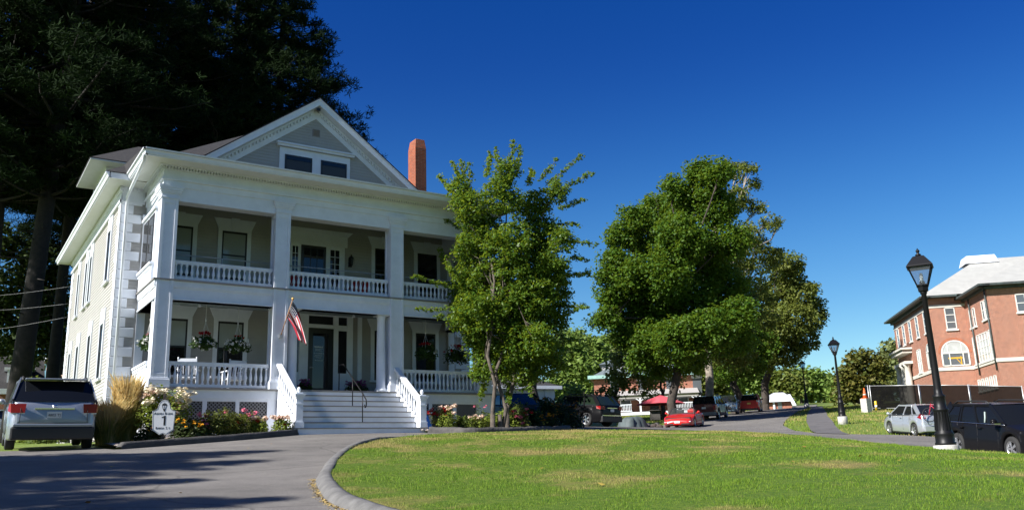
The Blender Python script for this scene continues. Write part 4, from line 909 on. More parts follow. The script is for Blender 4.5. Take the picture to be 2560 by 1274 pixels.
# pines outside the left edge that throw the long shadows across the drive
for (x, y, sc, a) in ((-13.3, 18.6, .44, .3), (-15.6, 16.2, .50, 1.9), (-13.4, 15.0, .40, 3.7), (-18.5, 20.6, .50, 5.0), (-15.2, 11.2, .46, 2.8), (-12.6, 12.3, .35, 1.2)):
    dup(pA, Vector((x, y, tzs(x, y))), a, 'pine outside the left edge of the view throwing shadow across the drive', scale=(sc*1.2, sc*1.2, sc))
rng = np.random.default_rng(41)
def bush_tree(name, label, px, D, blobs, leafm, size, seed, trunk_r=.3, py=None, per=12, rc=None, barkm=bark_d, cat='tree', group=None, nl=18):
    g = gp(px, D); r = np.random.default_rng(seed); bl = [px_blob(a, b, D, c, r.uniform(-1, 1)*c/FPX*D*.5) for a, b, c in blobs]
    zt = max(b[2] for b in bl); rc = rc or size*2.4
    return tree(name, label, cat, g, bl, barkm, leafm, [(g, Vector((g.x, g.y, g.z+(zt-g.z)*.7)), trunk_r, trunk_r*.4)], per, nl, rc, size, seed, asp=.8, group=group)
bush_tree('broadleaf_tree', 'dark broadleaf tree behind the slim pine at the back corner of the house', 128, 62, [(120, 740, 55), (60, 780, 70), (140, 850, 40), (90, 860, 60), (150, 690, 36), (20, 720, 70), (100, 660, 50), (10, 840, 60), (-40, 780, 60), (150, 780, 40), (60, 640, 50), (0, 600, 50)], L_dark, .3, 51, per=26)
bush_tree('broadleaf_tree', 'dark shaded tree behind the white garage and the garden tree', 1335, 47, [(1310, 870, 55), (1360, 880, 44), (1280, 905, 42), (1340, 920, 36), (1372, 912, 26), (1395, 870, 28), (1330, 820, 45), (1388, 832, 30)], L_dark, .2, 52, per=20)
for i, (px, D, bl, m, lab) in enumerate([
    (1420, 120, [(1420, 870, 45), (1440, 920, 45), (1410, 960, 40)], L_back, 'mid green tree on the wooded rise right of the garage roof'),
    (1465, 150, [(1470, 890, 50), (1490, 940, 50), (1440, 850, 28)], L_back, 'round topped tree in the wood left of the brick house roof'),
    (1530, 165, [(1530, 880, 48), (1560, 930, 50), (1510, 900, 45)], L_back, 'tree filling the wood skyline above the brick house'),
    (1590, 140, [(1590, 870, 50), (1600, 920, 45)], L_pale, 'yellow green tree just right of the wood skyline'),
    (1440, 72, [(1430, 990, 32), (1455, 1000, 28), (1410, 975, 25)], L_back, 'bushy tree between the garage and the black suv'),
    (1545, 74, [(1560, 920, 46), (1535, 960, 44), (1590, 955, 46), (1515, 985, 30), (1575, 885, 36), (1620, 930, 36), (1540, 910, 30)], L_maple2, 'airy young tree in front of the brick house with the veranda'),
    (1660, 78, [(1640, 950, 30), (1690, 940, 30), (1620, 975, 25), (1665, 915, 28)], L_maple2, 'spreading old tree with forked trunk beside the red umbrella'),
    (1730, 110, [(1720, 930, 40), (1780, 940, 45), (1730, 980, 35), (1790, 980, 35)], L_maple2, 'sunny green tree seen between the two maple trunks'),
    (1850, 130, [(1840, 940, 45), (1900, 950, 40), (1800, 960, 40)], L_back, 'tree in the shade behind the blue grey car'),
    (1965, 130, [(1960, 950, 32), (1985, 965, 28), (1945, 975, 28)], L_maple2, 'yellow green tree above the white gabled brick building'),
    (2010, 165, [(2005, 955, 34), (2030, 970, 30), (2040, 945, 20)], L_back, 'dark green tree on the skyline at the top of the road'),
    (2060, 175, [(2060, 965, 28), (2075, 985, 24)], L_maple2, 'yellow green tree closing the far end of the path'),
    (2105, 150, [(2100, 975, 28), (2120, 990, 22)], L_back, 'green tree left of the round dark tree'),
    (2240, 150, [(2230, 880, 24), (2240, 920, 28), (2225, 950, 24), (2245, 860, 14)], L_pale, 'slender pale tree beside the left end of the brick school'),
    ]):
    bush_tree('broadleaf_tree', lab, px, D, bl, m, .0048*D if D > 100 else .3, 60+i, trunk_r=.25, per=(14 if D > 100 else 11))
bush_tree('broadleaf_tree', 'round dense dark tree with rusty leaves left of the brick school', 2155, 112, [(2150, 930, 50), (2180, 920, 45), (2120, 950, 38), (2190, 965, 40), (2150, 900, 30), (2110, 985, 25), (2165, 985, 40)], L_autumn, .45, 90, per=14)
# undergrowth that closes the view under the far trees
rng = np.random.default_rng(77); C = []
for px in np.arange(1395, 2260, 9):
    D = 190+rng.uniform(-10, 10); g = gp(px, D)
    for _ in range(4): C.append(np.array(g)+np.array([rng.normal(0, 1.5), rng.normal(0, 1.5), rng.uniform(0, 5)]))
V, F, tone = foliage(np.array(C), 16, 1.9, 1.0, rng, .8); o = npmesh('far_wood', V, F, L_back, rnd=tone); o['kind'] = 'stuff'
C = []
for px in np.arange(-160, 260, 10):
    D = 80+rng.uniform(-6, 6); g = gp(px, D)
    for _ in range(5): C.append(np.array(g)+np.array([rng.normal(0, .8), rng.normal(0, .8), rng.uniform(0, 11)]))
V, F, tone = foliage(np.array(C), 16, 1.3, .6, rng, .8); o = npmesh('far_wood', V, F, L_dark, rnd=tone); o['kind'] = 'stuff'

# ---- plants in the beds
petal = {k: leafmat('petal_'+k, c, c2, .15, rough=.6) for k, c, c2 in (('red', (.45, .01, .015), (.30, .008, .012)), ('white', (.75, .75, .72), (.6, .62, .55)), ('pink', (.62, .08, .17), (.72, .25, .32)), ('purple', (.22, .03, .16), (.35, .10, .28)),
         ('yellow', (.70, .33, .012), (.6, .24, .01)), ('blush', (.74, .58, .46), (.66, .46, .36)), ('cream', (.78, .72, .58), (.70, .58, .42)), ('orange', (.30, .12, .01), (.4, .2, .02)))}
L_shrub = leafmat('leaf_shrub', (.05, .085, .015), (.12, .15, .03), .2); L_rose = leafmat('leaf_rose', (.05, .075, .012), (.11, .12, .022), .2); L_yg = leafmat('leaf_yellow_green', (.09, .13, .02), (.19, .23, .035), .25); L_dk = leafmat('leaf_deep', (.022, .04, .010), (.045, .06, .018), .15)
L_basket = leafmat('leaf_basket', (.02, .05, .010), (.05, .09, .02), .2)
def plant(name, label, cat, loc, r, h, leafm, nleaf, size, flowers=(), group=None, seed=1, z0=0.0, flat=False):
    rng = np.random.default_rng(seed); t = thing(name, label, cat, loc, group=group)
    nleaf = int(nleaf*2.6); size *= 1.12
    d = unit(rng.normal(size=(nleaf, 3))); d[:, 2] = np.abs(d[:, 2]); rr = rng.uniform(.3, 1, nleaf)[:, None]**.5; lump = (1+.22*np.sin(d[:, :1]*5+seed)*np.cos(d[:, 1:2]*4+seed*2))
    P = d*rr*lump*np.array([r, r, h-z0])+np.array([0, 0, z0]); V, F = leaf_quads(P, size, .55, .5, rng, out=d)
    npmesh('foliage', V, F, leafm, t, rnd=rng.uniform(0, 1, nleaf))
    w = MB()
    for k in range(7):
        a = k*.9+seed; w.tube([(r*.1*math.cos(a), r*.1*math.sin(a), -.06), (r*.5*math.cos(a), r*.5*math.sin(a), h*.6)], [.014, .006], 4)
    w.build('stem', bark_d, t)
    for (key, n, fs, zlo, zhi, puff) in flowers:
        d = unit(rng.normal(size=(n, 3))); d[:, 2] = np.abs(d[:, 2])*.5+.25; d = unit(d); zz = rng.uniform(zlo, zhi, n)
        c = np.c_[d[:, 0]*r*rng.uniform(.55, 1.08, n), d[:, 1]*r*rng.uniform(.55, 1.08, n)-.04, zz*h]; k = 26 if puff else 8
        q, dd = sph(n*k, rng); P = np.repeat(c, k, 0)+q*fs*np.array([1, 1, .6 if puff else .4]); V, F = leaf_quads(P, fs*(.8 if puff else 1.1), .8, 1.0, rng, out=dd)
        npmesh('flowers', V, F, petal[key], t, rnd=rng.uniform(0, 1, n*k))
    return t
def onbed(px, py, Y):
    p = onY(px, py, Y); return Vector((p[0], Y, tzs(p[0], Y)+.05))
plant('hydrangea_bush', 'hydrangea with big cream and blush flower heads behind the white sign', 'bush', onbed(402, 1060, 25.3), .78, 1.42, L_yg, 900, .10, (('cream', 40, .13, .6, 1.0, True), ('blush', 26, .12, .35, .95, True)), seed=3, z0=.35)
plant('coneflower_clump', 'clump of yellow daisies right beside the white sign', 'flowers', onbed(468, 1090, 24.6), .45, .52, L_dk, 420, .10, (('yellow', 42, .045, .55, 1.05, False),), seed=4)
plant('coneflower_clump', 'few yellow daisies left under the white sign', 'flowers', onbed(388, 1095, 24.0), .25, .42, L_dk, 130, .09, (('yellow', 7, .045, .7, 1.1, False),), seed=5)
plant('rose_bush', 'low rose bush with pale pink blooms right of the yellow daisies', 'bush', onbed(497, 1085, 24.9), .4, .5, L_dk, 320, .08, (('pink', 5, .06, .3, .8, True),), seed=6)
plant('rose_bush', 'wide green rose bush with cerise blooms under the lattice', 'bush', onbed(548, 1075, 25.5), .70, .74, L_rose, 1300, .075, (('pink', 5, .08, .5, 1.0, True),), seed=7)
plant('rose_bush', 'green rose bush with bright pink blooms on its left side', 'bush', onbed(604, 1070, 25.7), .52, .68, L_rose, 900, .075, (('pink', 6, .09, .6, 1.05, True), ('red', 3, .08, .5, .7, True)), seed=8)
plant('sedum_clump', 'pale pink stonecrop standing at the right end of the rose bushes', 'flowers', onbed(644, 1078, 25.5), .30, .48, L_yg, 420, .075, (('blush', 16, .085, .85, 1.02, True),), seed=9)
plant('sedum_clump', 'pale pink stonecrop at the foot of the left stair newel', 'flowers', onbed(704, 1076, 25.2), .30, .5, L_yg, 420, .075, (('blush', 15, .085, .85, 1.02, True), ('red', 5, .06, .4, 1.1, True)), seed=10)
plant('low_plant', 'low dark green plant at the left end of the gravel bed', 'plant', onbed(368, 1100, 25), .35, .4, L_dk, 240, .10, seed=11)
# right bed
plant('red_flower_clump', 'clump of dark red flowers right of the stair newel', 'flowers', onbed(1098, 1065, 25.3), .42, .72, L_rose, 330, .07, (('red', 26, .06, .5, 1.05, True),), seed=12)
plant('sedum_clump', 'tall blush stonecrop beside the dark red flowers', 'flowers', onbed(1118, 1066, 25.0), .36, .72, L_yg, 420, .075, (('blush', 9, .09, .75, 1.12, True),), seed=13)
plant('low_plant', 'round green plant in front of the right lattice panel', 'plant', onbed(1155, 1066, 25.3), .33, .5, L_shrub, 380, .08, seed=14)
plant('sedum_clump', 'low blush stonecrop left of the tree trunks', 'flowers', onbed(1188, 1067, 25.0), .34, .46, L_yg, 380, .075, (('blush', 9, .08, .85, 1.05, True), ), seed=15)
plant('zinnia_clump', 'slim pink flowers behind the low stonecrop', 'flowers', onbed(1202, 1062, 25.6), .3, .8, L_shrub, 200, .07, (('pink', 4, .045, .95, 1.08, True),), seed=16)
plant('shrub', 'yellow green shrub at the left foot of the garden tree', 'bush', onbed(1222, 1066, 25.3), .38, .5, L_yg, 380, .08, seed=17)
plant('shrub', 'yellow green shrub just right of the tree trunks', 'bush', onbed(1262, 1062, 25.4), .55, .72, L_yg, 800, .08, seed=18)
plant('shrub', 'leafy green shrub behind the pink rose', 'bush', onbed(1288, 1062, 26.4), .5, .95, L_shrub, 600, .10, seed=19)
plant('rose_bush', 'small rose bush with hot pink blooms at the bed edge', 'bush', onbed(1302, 1068, 25.1), .42, .68, L_rose, 430, .07, (('pink', 11, .085, .35, 1.08, True), ('red', 5, .07, .7, 1.0, True)), seed=20)
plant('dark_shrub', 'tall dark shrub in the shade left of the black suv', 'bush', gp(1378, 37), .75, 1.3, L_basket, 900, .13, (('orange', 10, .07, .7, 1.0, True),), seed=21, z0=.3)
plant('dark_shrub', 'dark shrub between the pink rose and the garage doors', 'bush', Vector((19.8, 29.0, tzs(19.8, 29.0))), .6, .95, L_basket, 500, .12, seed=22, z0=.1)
plant('coneflower_clump', 'yellow daisies at the right end of the gravel bed', 'flowers', onbed(1372, 1070, 26.6), .4, .55, L_dk, 260, .09, (('yellow', 16, .06, .6, 1.05, False),), seed=23)
plant('coneflower_clump', 'shaded clump of orange daisies in front of the black suv', 'flowers', onbed(1412, 1066, 28.3), .75, 1.0, L_dk, 700, .10, (('orange', 50, .05, .5, 1.05, False),), seed=24)
# ornamental grasses
straw_m = leafmat('straw_grass', (.50, .34, .12), (.62, .47, .22), .2); reed_m = leafmat('reed_green', (.13, .16, .03), (.28, .24, .07), .2)
def grass_clump(name, label, loc, r, h, n, m1, m2, seed):
    rng = np.random.default_rng(seed); t = thing(name, label, 'ornamental grass', loc)
    for nm, m, hh, k, sp in (('leaves', m2, h*.62, n, 1.15), ('plumes', m1, h, int(n*1.2), .85)):
        a = rng.uniform(0, 6.283, k); rr = np.sqrt(rng.uniform(0, 1, k))*r*.45; H_ = hh*(1-.42*rng.uniform(0, 1, k)**1.6)*rng.uniform(.92, 1.12, k); o = rng.uniform(.2, 1, k)*r*sp; w = (.010 if nm == 'leaves' else .009)
        base = np.c_[np.cos(a)*rr, np.sin(a)*rr, np.full(k, -.05)]; dirv = np.c_[np.cos(a), np.sin(a), np.zeros(k)]; sd = np.c_[-np.sin(a+rng.normal(0, 1, k)), np.cos(a), np.zeros(k)]*w
        P = [base, base+dirv*(o*.25)[:, None]+np.c_[np.zeros(k), np.zeros(k), H_*.55], base+dirv*(o*.6)[:, None]+np.c_[np.zeros(k), np.zeros(k), H_*.88], base+dirv*o[:, None]+np.c_[np.zeros(k), np.zeros(k), H_]]
        ws = (1, 1, 1.1 if nm == 'plumes' else .6, .15)
        V = np.concatenate([np.stack([p-sd*q, p+sd*q], 1) for p, q in zip(P, ws)], 1).reshape(-1, 3); i = np.arange(k)[:, None]*8
        F = np.concatenate([i+np.array([[0, 1, 3, 2]]), i+np.array([[2, 3, 5, 4]]), i+np.array([[4, 5, 7, 6]])]); npmesh(nm, V, F, m, t, rnd=np.tile(rng.uniform(0, 1, k), 3))
    return t
g_ = onbed(312, 1090, 25.6); grass_clump('ornamental_grass', 'tall golden ornamental grass in front of the quoined house corner', g_, .46, 1.75, 900, straw_m, reed_m, 31)
g_ = onbed(268, 1100, 25.4); grass_clump('ornamental_grass', 'shorter brownish ornamental grass beside the silver suv', g_, .6, 1.15, 600, straw_m, reed_m, 32)
plant('shrub', 'low green shrub against the sunny left wall of the house', 'bush', Vector((3.7, 38.5, tzs(3.7, 38.5))), .8, 1.1, L_shrub, 700, .12, seed=34)
plant('shrub', 'bright green shrub with reddish tips behind the silver suv roof', 'bush', gp(122, 44), 1.4, 2.9, L_yg, 1200, .16, (('blush', 7, .12, .8, 1.0, True),), seed=33)
# ================================================================ vehicles
def paint(name, col, metal=.0, rough=.3): return mat(name, col, rough, metal=metal, coat=.7)
def car(name, label, pm, loc, rz, P, group=None, pitch=0, glassm=None):
    """local axes: +x forward (car nose), y left, z up, origin on the ground under the middle"""
    gm_ = glassm or glass
    t = thing(name, label, P.get('cat', 'car'), loc, rz, group); t.rotation_euler = (0, pitch, rz)
    L, Wd, zr, r = P['L'], P['W']/2, P['H'], P['r']; gc = P.get('gc', .2); xf = L/2-P['fo']; xr = xf-P['wb']; ra = r+.07
    tl = P['top']                               # (x from nose, z) of the body line below the windows
    tx = np.array([L/2-a for a, b in tl]); tzv_ = np.array([b for a, b in tl])
    xs = sorted(set(list(np.linspace(-L/2, L/2, 44))+[L/2-.02, L/2-.06, L/2-.14, -L/2+.02, -L/2+.06, -L/2+.14]+[c+ra*k for c in (xf, xr) for k in (-1.001, -.95, -.8, -.5, 0, .5, .8, .95, 1.001)]))
    def half(x):
        e = (abs(x)-(L/2-.75))/.75; q = P.get('nose', .13) if x > 0 else P.get('tailw', .07)
        return Wd-(q*max(0, e)**2.2 if e > 0 else 0)-(.06*max(0, (abs(x)-(L/2-.1))/.1)**2)
    def top(x): return float(np.interp(-x, -tx, tzv_))
    def bot(x):
        b = gc+(.10*max(0, (abs(x)-(L/2-.5))/.5)**2)
        for c in (xf, xr):
            if abs(x-c) < ra: b = max(b, r+math.sqrt(max(0, ra*ra-(x-c)**2)))
        return b
    rows = []
    for x in xs:
        w_, zt, zb = half(x), top(x), bot(x); h = zt-zb; cr_ = P.get('crown', .03)
        hf = [(0, zb), (w_-.20, zb), (w_-.035, zb), (w_-.012, zb+.05*h), (w_, zb+.30*h), (w_-.004, zb+.55*h), (w_-.022, zb+.60*h), (w_-.028, zb+.84*h), (w_-.05, zb+.95*h), (w_-.11, zt), (w_*.5, zt+cr_*.8), (0, zt+cr_)]
        rows.append([(x, y, z) for y, z in hf]+[(x, -y, z) for y, z in hf[-2:0:-1]])
    b = MB().grid(rows, True, True); n = len(rows[0]); b.add(rows[0], [tuple(range(n))]); b.add(rows[-1], [tuple(range(n))[::-1]])
    body = b.build('body', pm, t)
    u = MB(); u.box(-L/2+.25, L/2-.25, -Wd+.16, Wd-.16, gc+.02, min(.75, top(0)-.2)); u.build('underbody', plastic, t)
    # greenhouse
    xa, xb, xc, xd = [L/2-v for v in P['cab']]; zb_ = P['belt']; wb_ = Wd-.065; wt = Wd-P.get('tumble', .22); zt = zr-.045
    if not P.get('conv'):
        g = MB()
        for s in (-1, 1):
            N = 12; rws = []
            for i in range(N+1):
                u_ = i/N; lo = xa+(xd-xa)*u_; hi = xb+(xc-xb)*u_; rws.append([(lo+(hi-lo)*f, s*(wb_+(wt-wb_)*f-.01+.02*math.sin(math.pi*f)), zb_(lo)-.02+(zt-zb_(lo)+.02)*f) for f in (0, .33, .66, 1)])
            g.grid(rws, True)
        for (lo, hi, bulge) in ((xa, xb, .12), (xd, xc, -.06)):
            rws = []
            for i in range(9):
                v = -1+2*i/8; q = bulge*(1-v*v); rws.append([(lo+(hi-lo)*f+q, v*(wb_-.02+(wt-wb_)*f), zb_(lo)-.02+(zt-zb_(lo)+.02)*f) for f in (0, .33, .66, 1)])
            g.grid(rws, True)
        g.build('window', gm_, t)
        rws = []
        for i in range(13):
            u_ = i/12; x = xb+(xc-xb)*u_; bl = (.12*(1-u_)**6-.06*u_**6); rise = .045*math.sin(math.pi*min(1, max(0, .04+u_*.92)))**.5
            rws.append([(x+bl*(1-(v*v)), v*(wt+.01), zt+rise*(1-abs(v)**2.5)+(-.04 if abs(v) == 1 else 0)+.008) for v in (-1, -.98, -.8, -.4, 0, .4, .8, .98, 1)])
        MB().grid(rws, True).build('roof', P.get('roofm', pm), t)
        pl = MB()
        def pil(lo, hi, w0, s, d=.012):
            p0 = Vector((lo, s*(wb_+d), zb_(lo)-.03)); p1 = Vector((hi, s*(wt+d), zt+.01)); pl.beam(p0, p1, w0, .03, (0, s, .25))
        for s in (-1, 1):
            pil(xa-.02, xb-.02, P.get('aw', .09), s); pil(xd+P.get('dw', .2)*.45, xc+P.get('dw', .2)*.45, P.get('dw', .2), s)
            pl.beam((xb, s*(wt+.012), zt-.005), (xc, s*(wt+.012), zt-.005), .03, .07)
            for (bx, bw) in P.get('pil', []):
                x0 = L/2-bx; f = (x0-xa)/(xd-xa); pil(x0, xb+(xc-xb)*f, bw, s)
        pl.build('pillar', P.get('pilm', pm), t)
        tr = MB()
        for s in (-1, 1): 
            q = [(xa+(xd-xa)*i/8, s*(wb_+.028), zb_(xa+(xd-xa)*i/8)-.015) for i in range(9)]; tr.tube(q, .011, 5)
        tr.build('window_trim', P.get('trimm', plastic), t)
        if P.get('rails'):
            for s in (-1, 1):
                k = MB(); k.tube([(xb-.15, s*(wt-.06), zr-.02), (xb-.3, s*(wt-.06), zr+.06), (xc+.35, s*(wt-.06), zr+.06), (xc+.15, s*(wt-.06), zr-.02)], .022, 6); k.build('roof_rail', plastic, t)
    # wheels
    wh = None
    for c in (xf, xr):
        for s in (-1, 1):
            if wh is None:
                ty = MB(); prf = [(r*.66, -.10), (r*.92, -.105), (r, -.075), (r, .075), (r*.92, .105), (r*.66, .10)]
                n = 28; vs = [(q*math.cos(2*math.pi*k/n), y, q*math.sin(2*math.pi*k/n)) for q, y in prf for k in range(n)]
                ty.add(vs, [(i*n+k, i*n+(k+1) % n, (i+1)*n+(k+1) % n, (i+1)*n+k) for i in range(len(prf)-1) for k in range(n)], True)
                ri = MB(); rr = r*.68; vs = [(q*math.cos(2*math.pi*k/n), y, q*math.sin(2*math.pi*k/n)) for q, y in ((rr, .10), (rr*.9, .095), (rr*.86, .03)) for k in range(n)]
                ri.add(vs, [(i*n+k, i*n+(k+1) % n, (i+1)*n+(k+1) % n, (i+1)*n+k) for i in range(2) for k in range(n)], True)
                ns = P.get('spokes', 6)
                for k in range(ns):
                    a = 2*math.pi*k/ns
                    for da in ((-.11, .11) if P.get('twin') else (0,)):
                        ri.beam((.02*math.cos(a), .085, .02*math.sin(a)), (rr*.93*math.cos(a+da), .075, rr*.93*math.sin(a+da)), rr*(.17 if P.get('twin') else .26), .02, (0, 1, 0))
                ri.add([(rr*.22*math.cos(2*math.pi*k/12), .098, rr*.22*math.sin(2*math.pi*k/12)) for k in range(12)], [tuple(range(12))])
                dk = MB(); dk.add([(rr*.95*math.cos(2*math.pi*k/n), .0, rr*.95*math.sin(2*math.pi*k/n)) for k in range(n)], [tuple(range(n))])
                e = bpy.data.objects.new('wheel', dk_me(dk)); COL.objects.link(e); e.parent = t
                ty.build('tyre', rubber, e); ri.build('rim', alloy, e); wh = e
            else:
                e = wh.copy(); COL.objects.link(e); e.parent = t
                for ch in [q for q in COL.objects if q.parent == wh]: cc = ch.copy(); COL.objects.link(cc); cc.parent = e
            e.location = (c, s*(Wd-.115), r); e.rotation_euler = (0, 0, 0 if s > 0 else math.pi)
    # mirrors, handles, seams
    for s in (-1, 1):
        mx = L/2-P['cab'][0]-.28; m = MB(); m.lathe([(.0, -.07), (.075, -.05), (.09, .02), (.06, .07), (0, .08)], (mx, s*(Wd+.10), zb_(mx)+.07 if not P.get('conv') else P['beltz']+.08), 10); m.box(mx-.03, mx+.03, *sorted((s*(Wd-.08), s*(Wd+.06))), (zb_(mx) if not P.get('conv') else P['beltz']), (zb_(mx) if not P.get('conv') else P['beltz'])+.05)
        m.build('mirror', P.get('mirm', pm), t)
        hz = P.get('hz', .86)
        for hx in P.get('handles', ()): MB().box(L/2-hx-.09, L/2-hx+.09, *sorted((s*(Wd-.02), s*(Wd+.025))), hz, hz+.03).build('door_handle', P.get('hndm', pm), t)
        for sx in P.get('seams', ()):
            zz = np.linspace(gc+.12, zb_(L/2-sx)-.02 if not P.get('conv') else P['beltz']-.03, 6); x = L/2-sx; tp_ = top(x); w = MB()
            w.tube([(x, s*(half(x)-.004-(.02 if z > gc+.58*(tp_-gc) else 0)), z) for z in zz], .006, 4); w.build('door_seam', plastic, t)
        MB().box(xr+ra+.02, xf-ra-.02, *sorted((s*(Wd-.09), s*(Wd-.02))), gc-.03, gc+.06).build('sill', P.get('sillm', plastic), t)
    return t, dict(L=L, W=Wd, top=top, half=half, xa=xa, xb=xb, xc=xc, xd=xd, wt=wt, wb=wb_, zt=zt)
def dk_me(mb):
    me = bpy.data.meshes.new('wheel'); me.from_pydata([Vector(v) for v in mb.v], [], mb.f); me.materials.append(plastic); return me
def pbox(t, name, m, *a, bevel=.0): return MB().box(*a).build(name, m, t, bevel=bevel)
silver = paint('silver_paint', (.27, .30, .35), .45, .4); blackp = paint('black_car_paint', (.006, .006, .007)); redp = paint('red_car_paint', (.50, .012, .010)); maroon = paint('maroon_paint', (.07, .008, .010)); bluegrey = paint('blue_grey_paint', (.16, .22, .30), .6); ltsilver = paint('light_silver_paint', (.50, .53, .57), .6, .3); redsuv = paint('red_suv_paint', (.42, .015, .018)); whitep = paint('white_car_paint', (.7, .7, .7)); darkblue = paint('dark_blue_paint', (.006, .007, .010))
for q_ in (blackp, darkblue):
    q_.node_tree.nodes['Principled BSDF'].inputs['Coat Weight'].default_value = .08; q_.node_tree.nodes['Principled BSDF'].inputs['Specular IOR Level'].default_value = .10
lightglass = mat('light_glass', (.05, .06, .06), .05); lightglass.node_tree.nodes['Principled BSDF'].inputs['Alpha'].default_value = .35
lin = lambda z0, x0, z1, x1: (lambda x: z0+(z1-z0)*(x-x0)/(x1-x0))
def heading(px, D0, px2, D1):           # rotation so that the nose points from (px,D0) to (px2,D1)
    a, b = gp(px, D0), gp(px2, D1); return math.atan2(b.y-a.y, b.x-a.x)
def slope_pitch(p, rz, d=1.3):
    a = tzs(p.x+math.cos(rz)*d, p.y+math.sin(rz)*d); b = tzs(p.x-math.cos(rz)*d, p.y-math.sin(rz)*d); return -math.atan2(a-b, 2*d)
SUV = dict(cat='suv', L=4.80, W=1.91, H=1.68, r=.37, wb=2.79, fo=.95, gc=.24, top=[(0, .62), (.05, .82), (.25, .96), (1.25, 1.08), (1.6, 1.10), (4.3, 1.18), (4.68, 1.17), (4.77, 1.05), (4.8, .70)], cab=(1.22, 2.15, 4.25, 4.70), belt=lin(1.17, -2.4, 1.06, 2.4), tumble=.20, dw=.22, pil=[(2.55, .07), (3.55, .10)], rails=True, handles=(2.45, 3.4), seams=(1.45, 2.6, 3.6), tailw=.10, hz=.92)
# -- silver suv, left, seen from behind
p = gp(140, 23.9); rz = math.radians(88); p = Vector((2.38, 25.75, 0)); p.z = tzs(p.x, p.y)
t, g = car('parked_suv', 'silver suv seen from behind parked left of the white house', silver, p, rz, SUV, pitch=slope_pitch(p, rz), glassm=mat('tinted_glass', (.006, .007, .009), .04, spec=.3))
xr_ = -g['L']/2
for s in (-1, 1):
    w = MB(); y0, y1 = sorted((s*.60, s*.95)); w.add([(xr_-.012, s*.62, .88), (xr_+.03, s*.90, .88), (xr_+.04, s*.92, 1.09), (xr_-.005, s*.60, 1.09), (xr_+.28, s*.965, .92), (xr_+.32, s*.945, 1.09)], [(0, 1, 2, 3), (1, 4, 5, 2)]); w.build('taillight', redlens, t)
    w = MB().add([(xr_-.0, s*.62, .855), (xr_+.04, s*.91, .855), (xr_+.04, s*.91, .88), (xr_-.0, s*.62, .88)], [(0, 1, 2, 3)]); w.build('reversing_light', clearlens, t)
pbox(t, 'bumper', plastic, xr_-.03, xr_+.2, -.88, .88, .26, .56, bevel=.04); pbox(t, 'bumper_step', silver, xr_-.035, xr_+.2, -.84, .84, .56, .63, bevel=.02)
pbox(t, 'chrome_strip', chrome, xr_-.03, xr_+.05, -.42, .42, .965, .99); pl_ = pbox(t, 'licence_plate', plate, xr_-.02, xr_+.05, -.155, .155, .76, .91)
text_mesh('4802 TJ', .085, 'plate_text', txt, pl_, Matrix.Translation((xr_-.023, 0, .80)) @ Matrix.Rotation(-math.pi/2, 4, 'Z') @ Matrix.Rotation(math.pi/2, 4, 'X'))
w = MB(); w.tube([(xr_-.005, -.72, .60), (xr_-.01, -.70, .9), (xr_+.03, -.72, 1.08)], .006, 4); w.tube([(xr_-.005, .72, .60), (xr_-.01, .70, .9), (xr_+.03, .72, 1.08)], .006, 4); w.tube([(xr_-.012, -.7, .645), (xr_-.012, .7, .645)], .007, 4); w.build('tailgate_seam', plastic, t)
w = MB(); w.lathe([(.055, -.01), (.055, .01)], (0, 0, 0), 16); w.v = [(xr_-.012+z*.5, x*1.0, 1.035+y*.6) for x, y, z in w.v]; w.build('badge', chrome, t)
pbox(t, 'spoiler', silver, g['xc']-.28, g['xc']+.05, -.66, .66, 1.66, 1.70, bevel=.015)
w = MB().box(xr_+.05, xr_+.07, -.02, .34, 1.14, 1.155); w.build('rear_wiper', plastic, t)
# -- black suv by the garage
p = gp(1446, 49.5); rz = heading(1545, 47.9, 1400, 50.6)
t, g = car('parked_suv', 'large black suv with alloy wheels parked right of the garage', blackp, p, rz, dict(SUV, twin=True, spokes=5), pitch=slope_pitch(p, rz), glassm=mat('black_suv_glass', (.012, .02, .012), .05))
xr_ = -g['L']/2
for s in (-1, 1): w = MB(); w.add([(xr_-.012, s*.60, .92), (xr_+.05, s*.93, .92), (xr_+.05, s*.93, 1.1), (xr_-.012, s*.62, 1.1), (xr_+.3, s*.97, .96), (xr_+.34, s*.95, 1.1)], [(0, 1, 2, 3), (1, 4, 5, 2)]); w.build('taillight', redlens, t)
pbox(t, 'chrome_strip', chrome, xr_-.03, xr_+.05, -.42, .42, .98, 1.02); pbox(t, 'licence_plate', plate, xr_-.03, xr_+.05, -.15, .15, .80, .95); pbox(t, 'chrome_strip', chrome, xr_-.05, xr_+.1, -.8, .8, .58, .62); pbox(t, 'bumper', plastic, xr_-.04, xr_+.2, -.86, .86, .26, .56, bevel=.03)
# -- dark car behind the garden tree
p = gp(1296, 44); rz = heading(1270, 45, 1310, 43)
t, g = car('parked_suv', 'dark blue suv in the shade behind the garden tree trunks', darkblue, p, rz, dict(SUV, rails=False), pitch=slope_pitch(p, rz))
xf_ = g['L']/2; pbox(t, 'grille', chrome, xf_-.05, xf_+.02, -.4, .4, .62, .8)
for s in (-1, 1): pbox(t, 'headlight', clearlens, xf_-.12, xf_+.0, *sorted((s*.5, s*.85)), .72, .86)
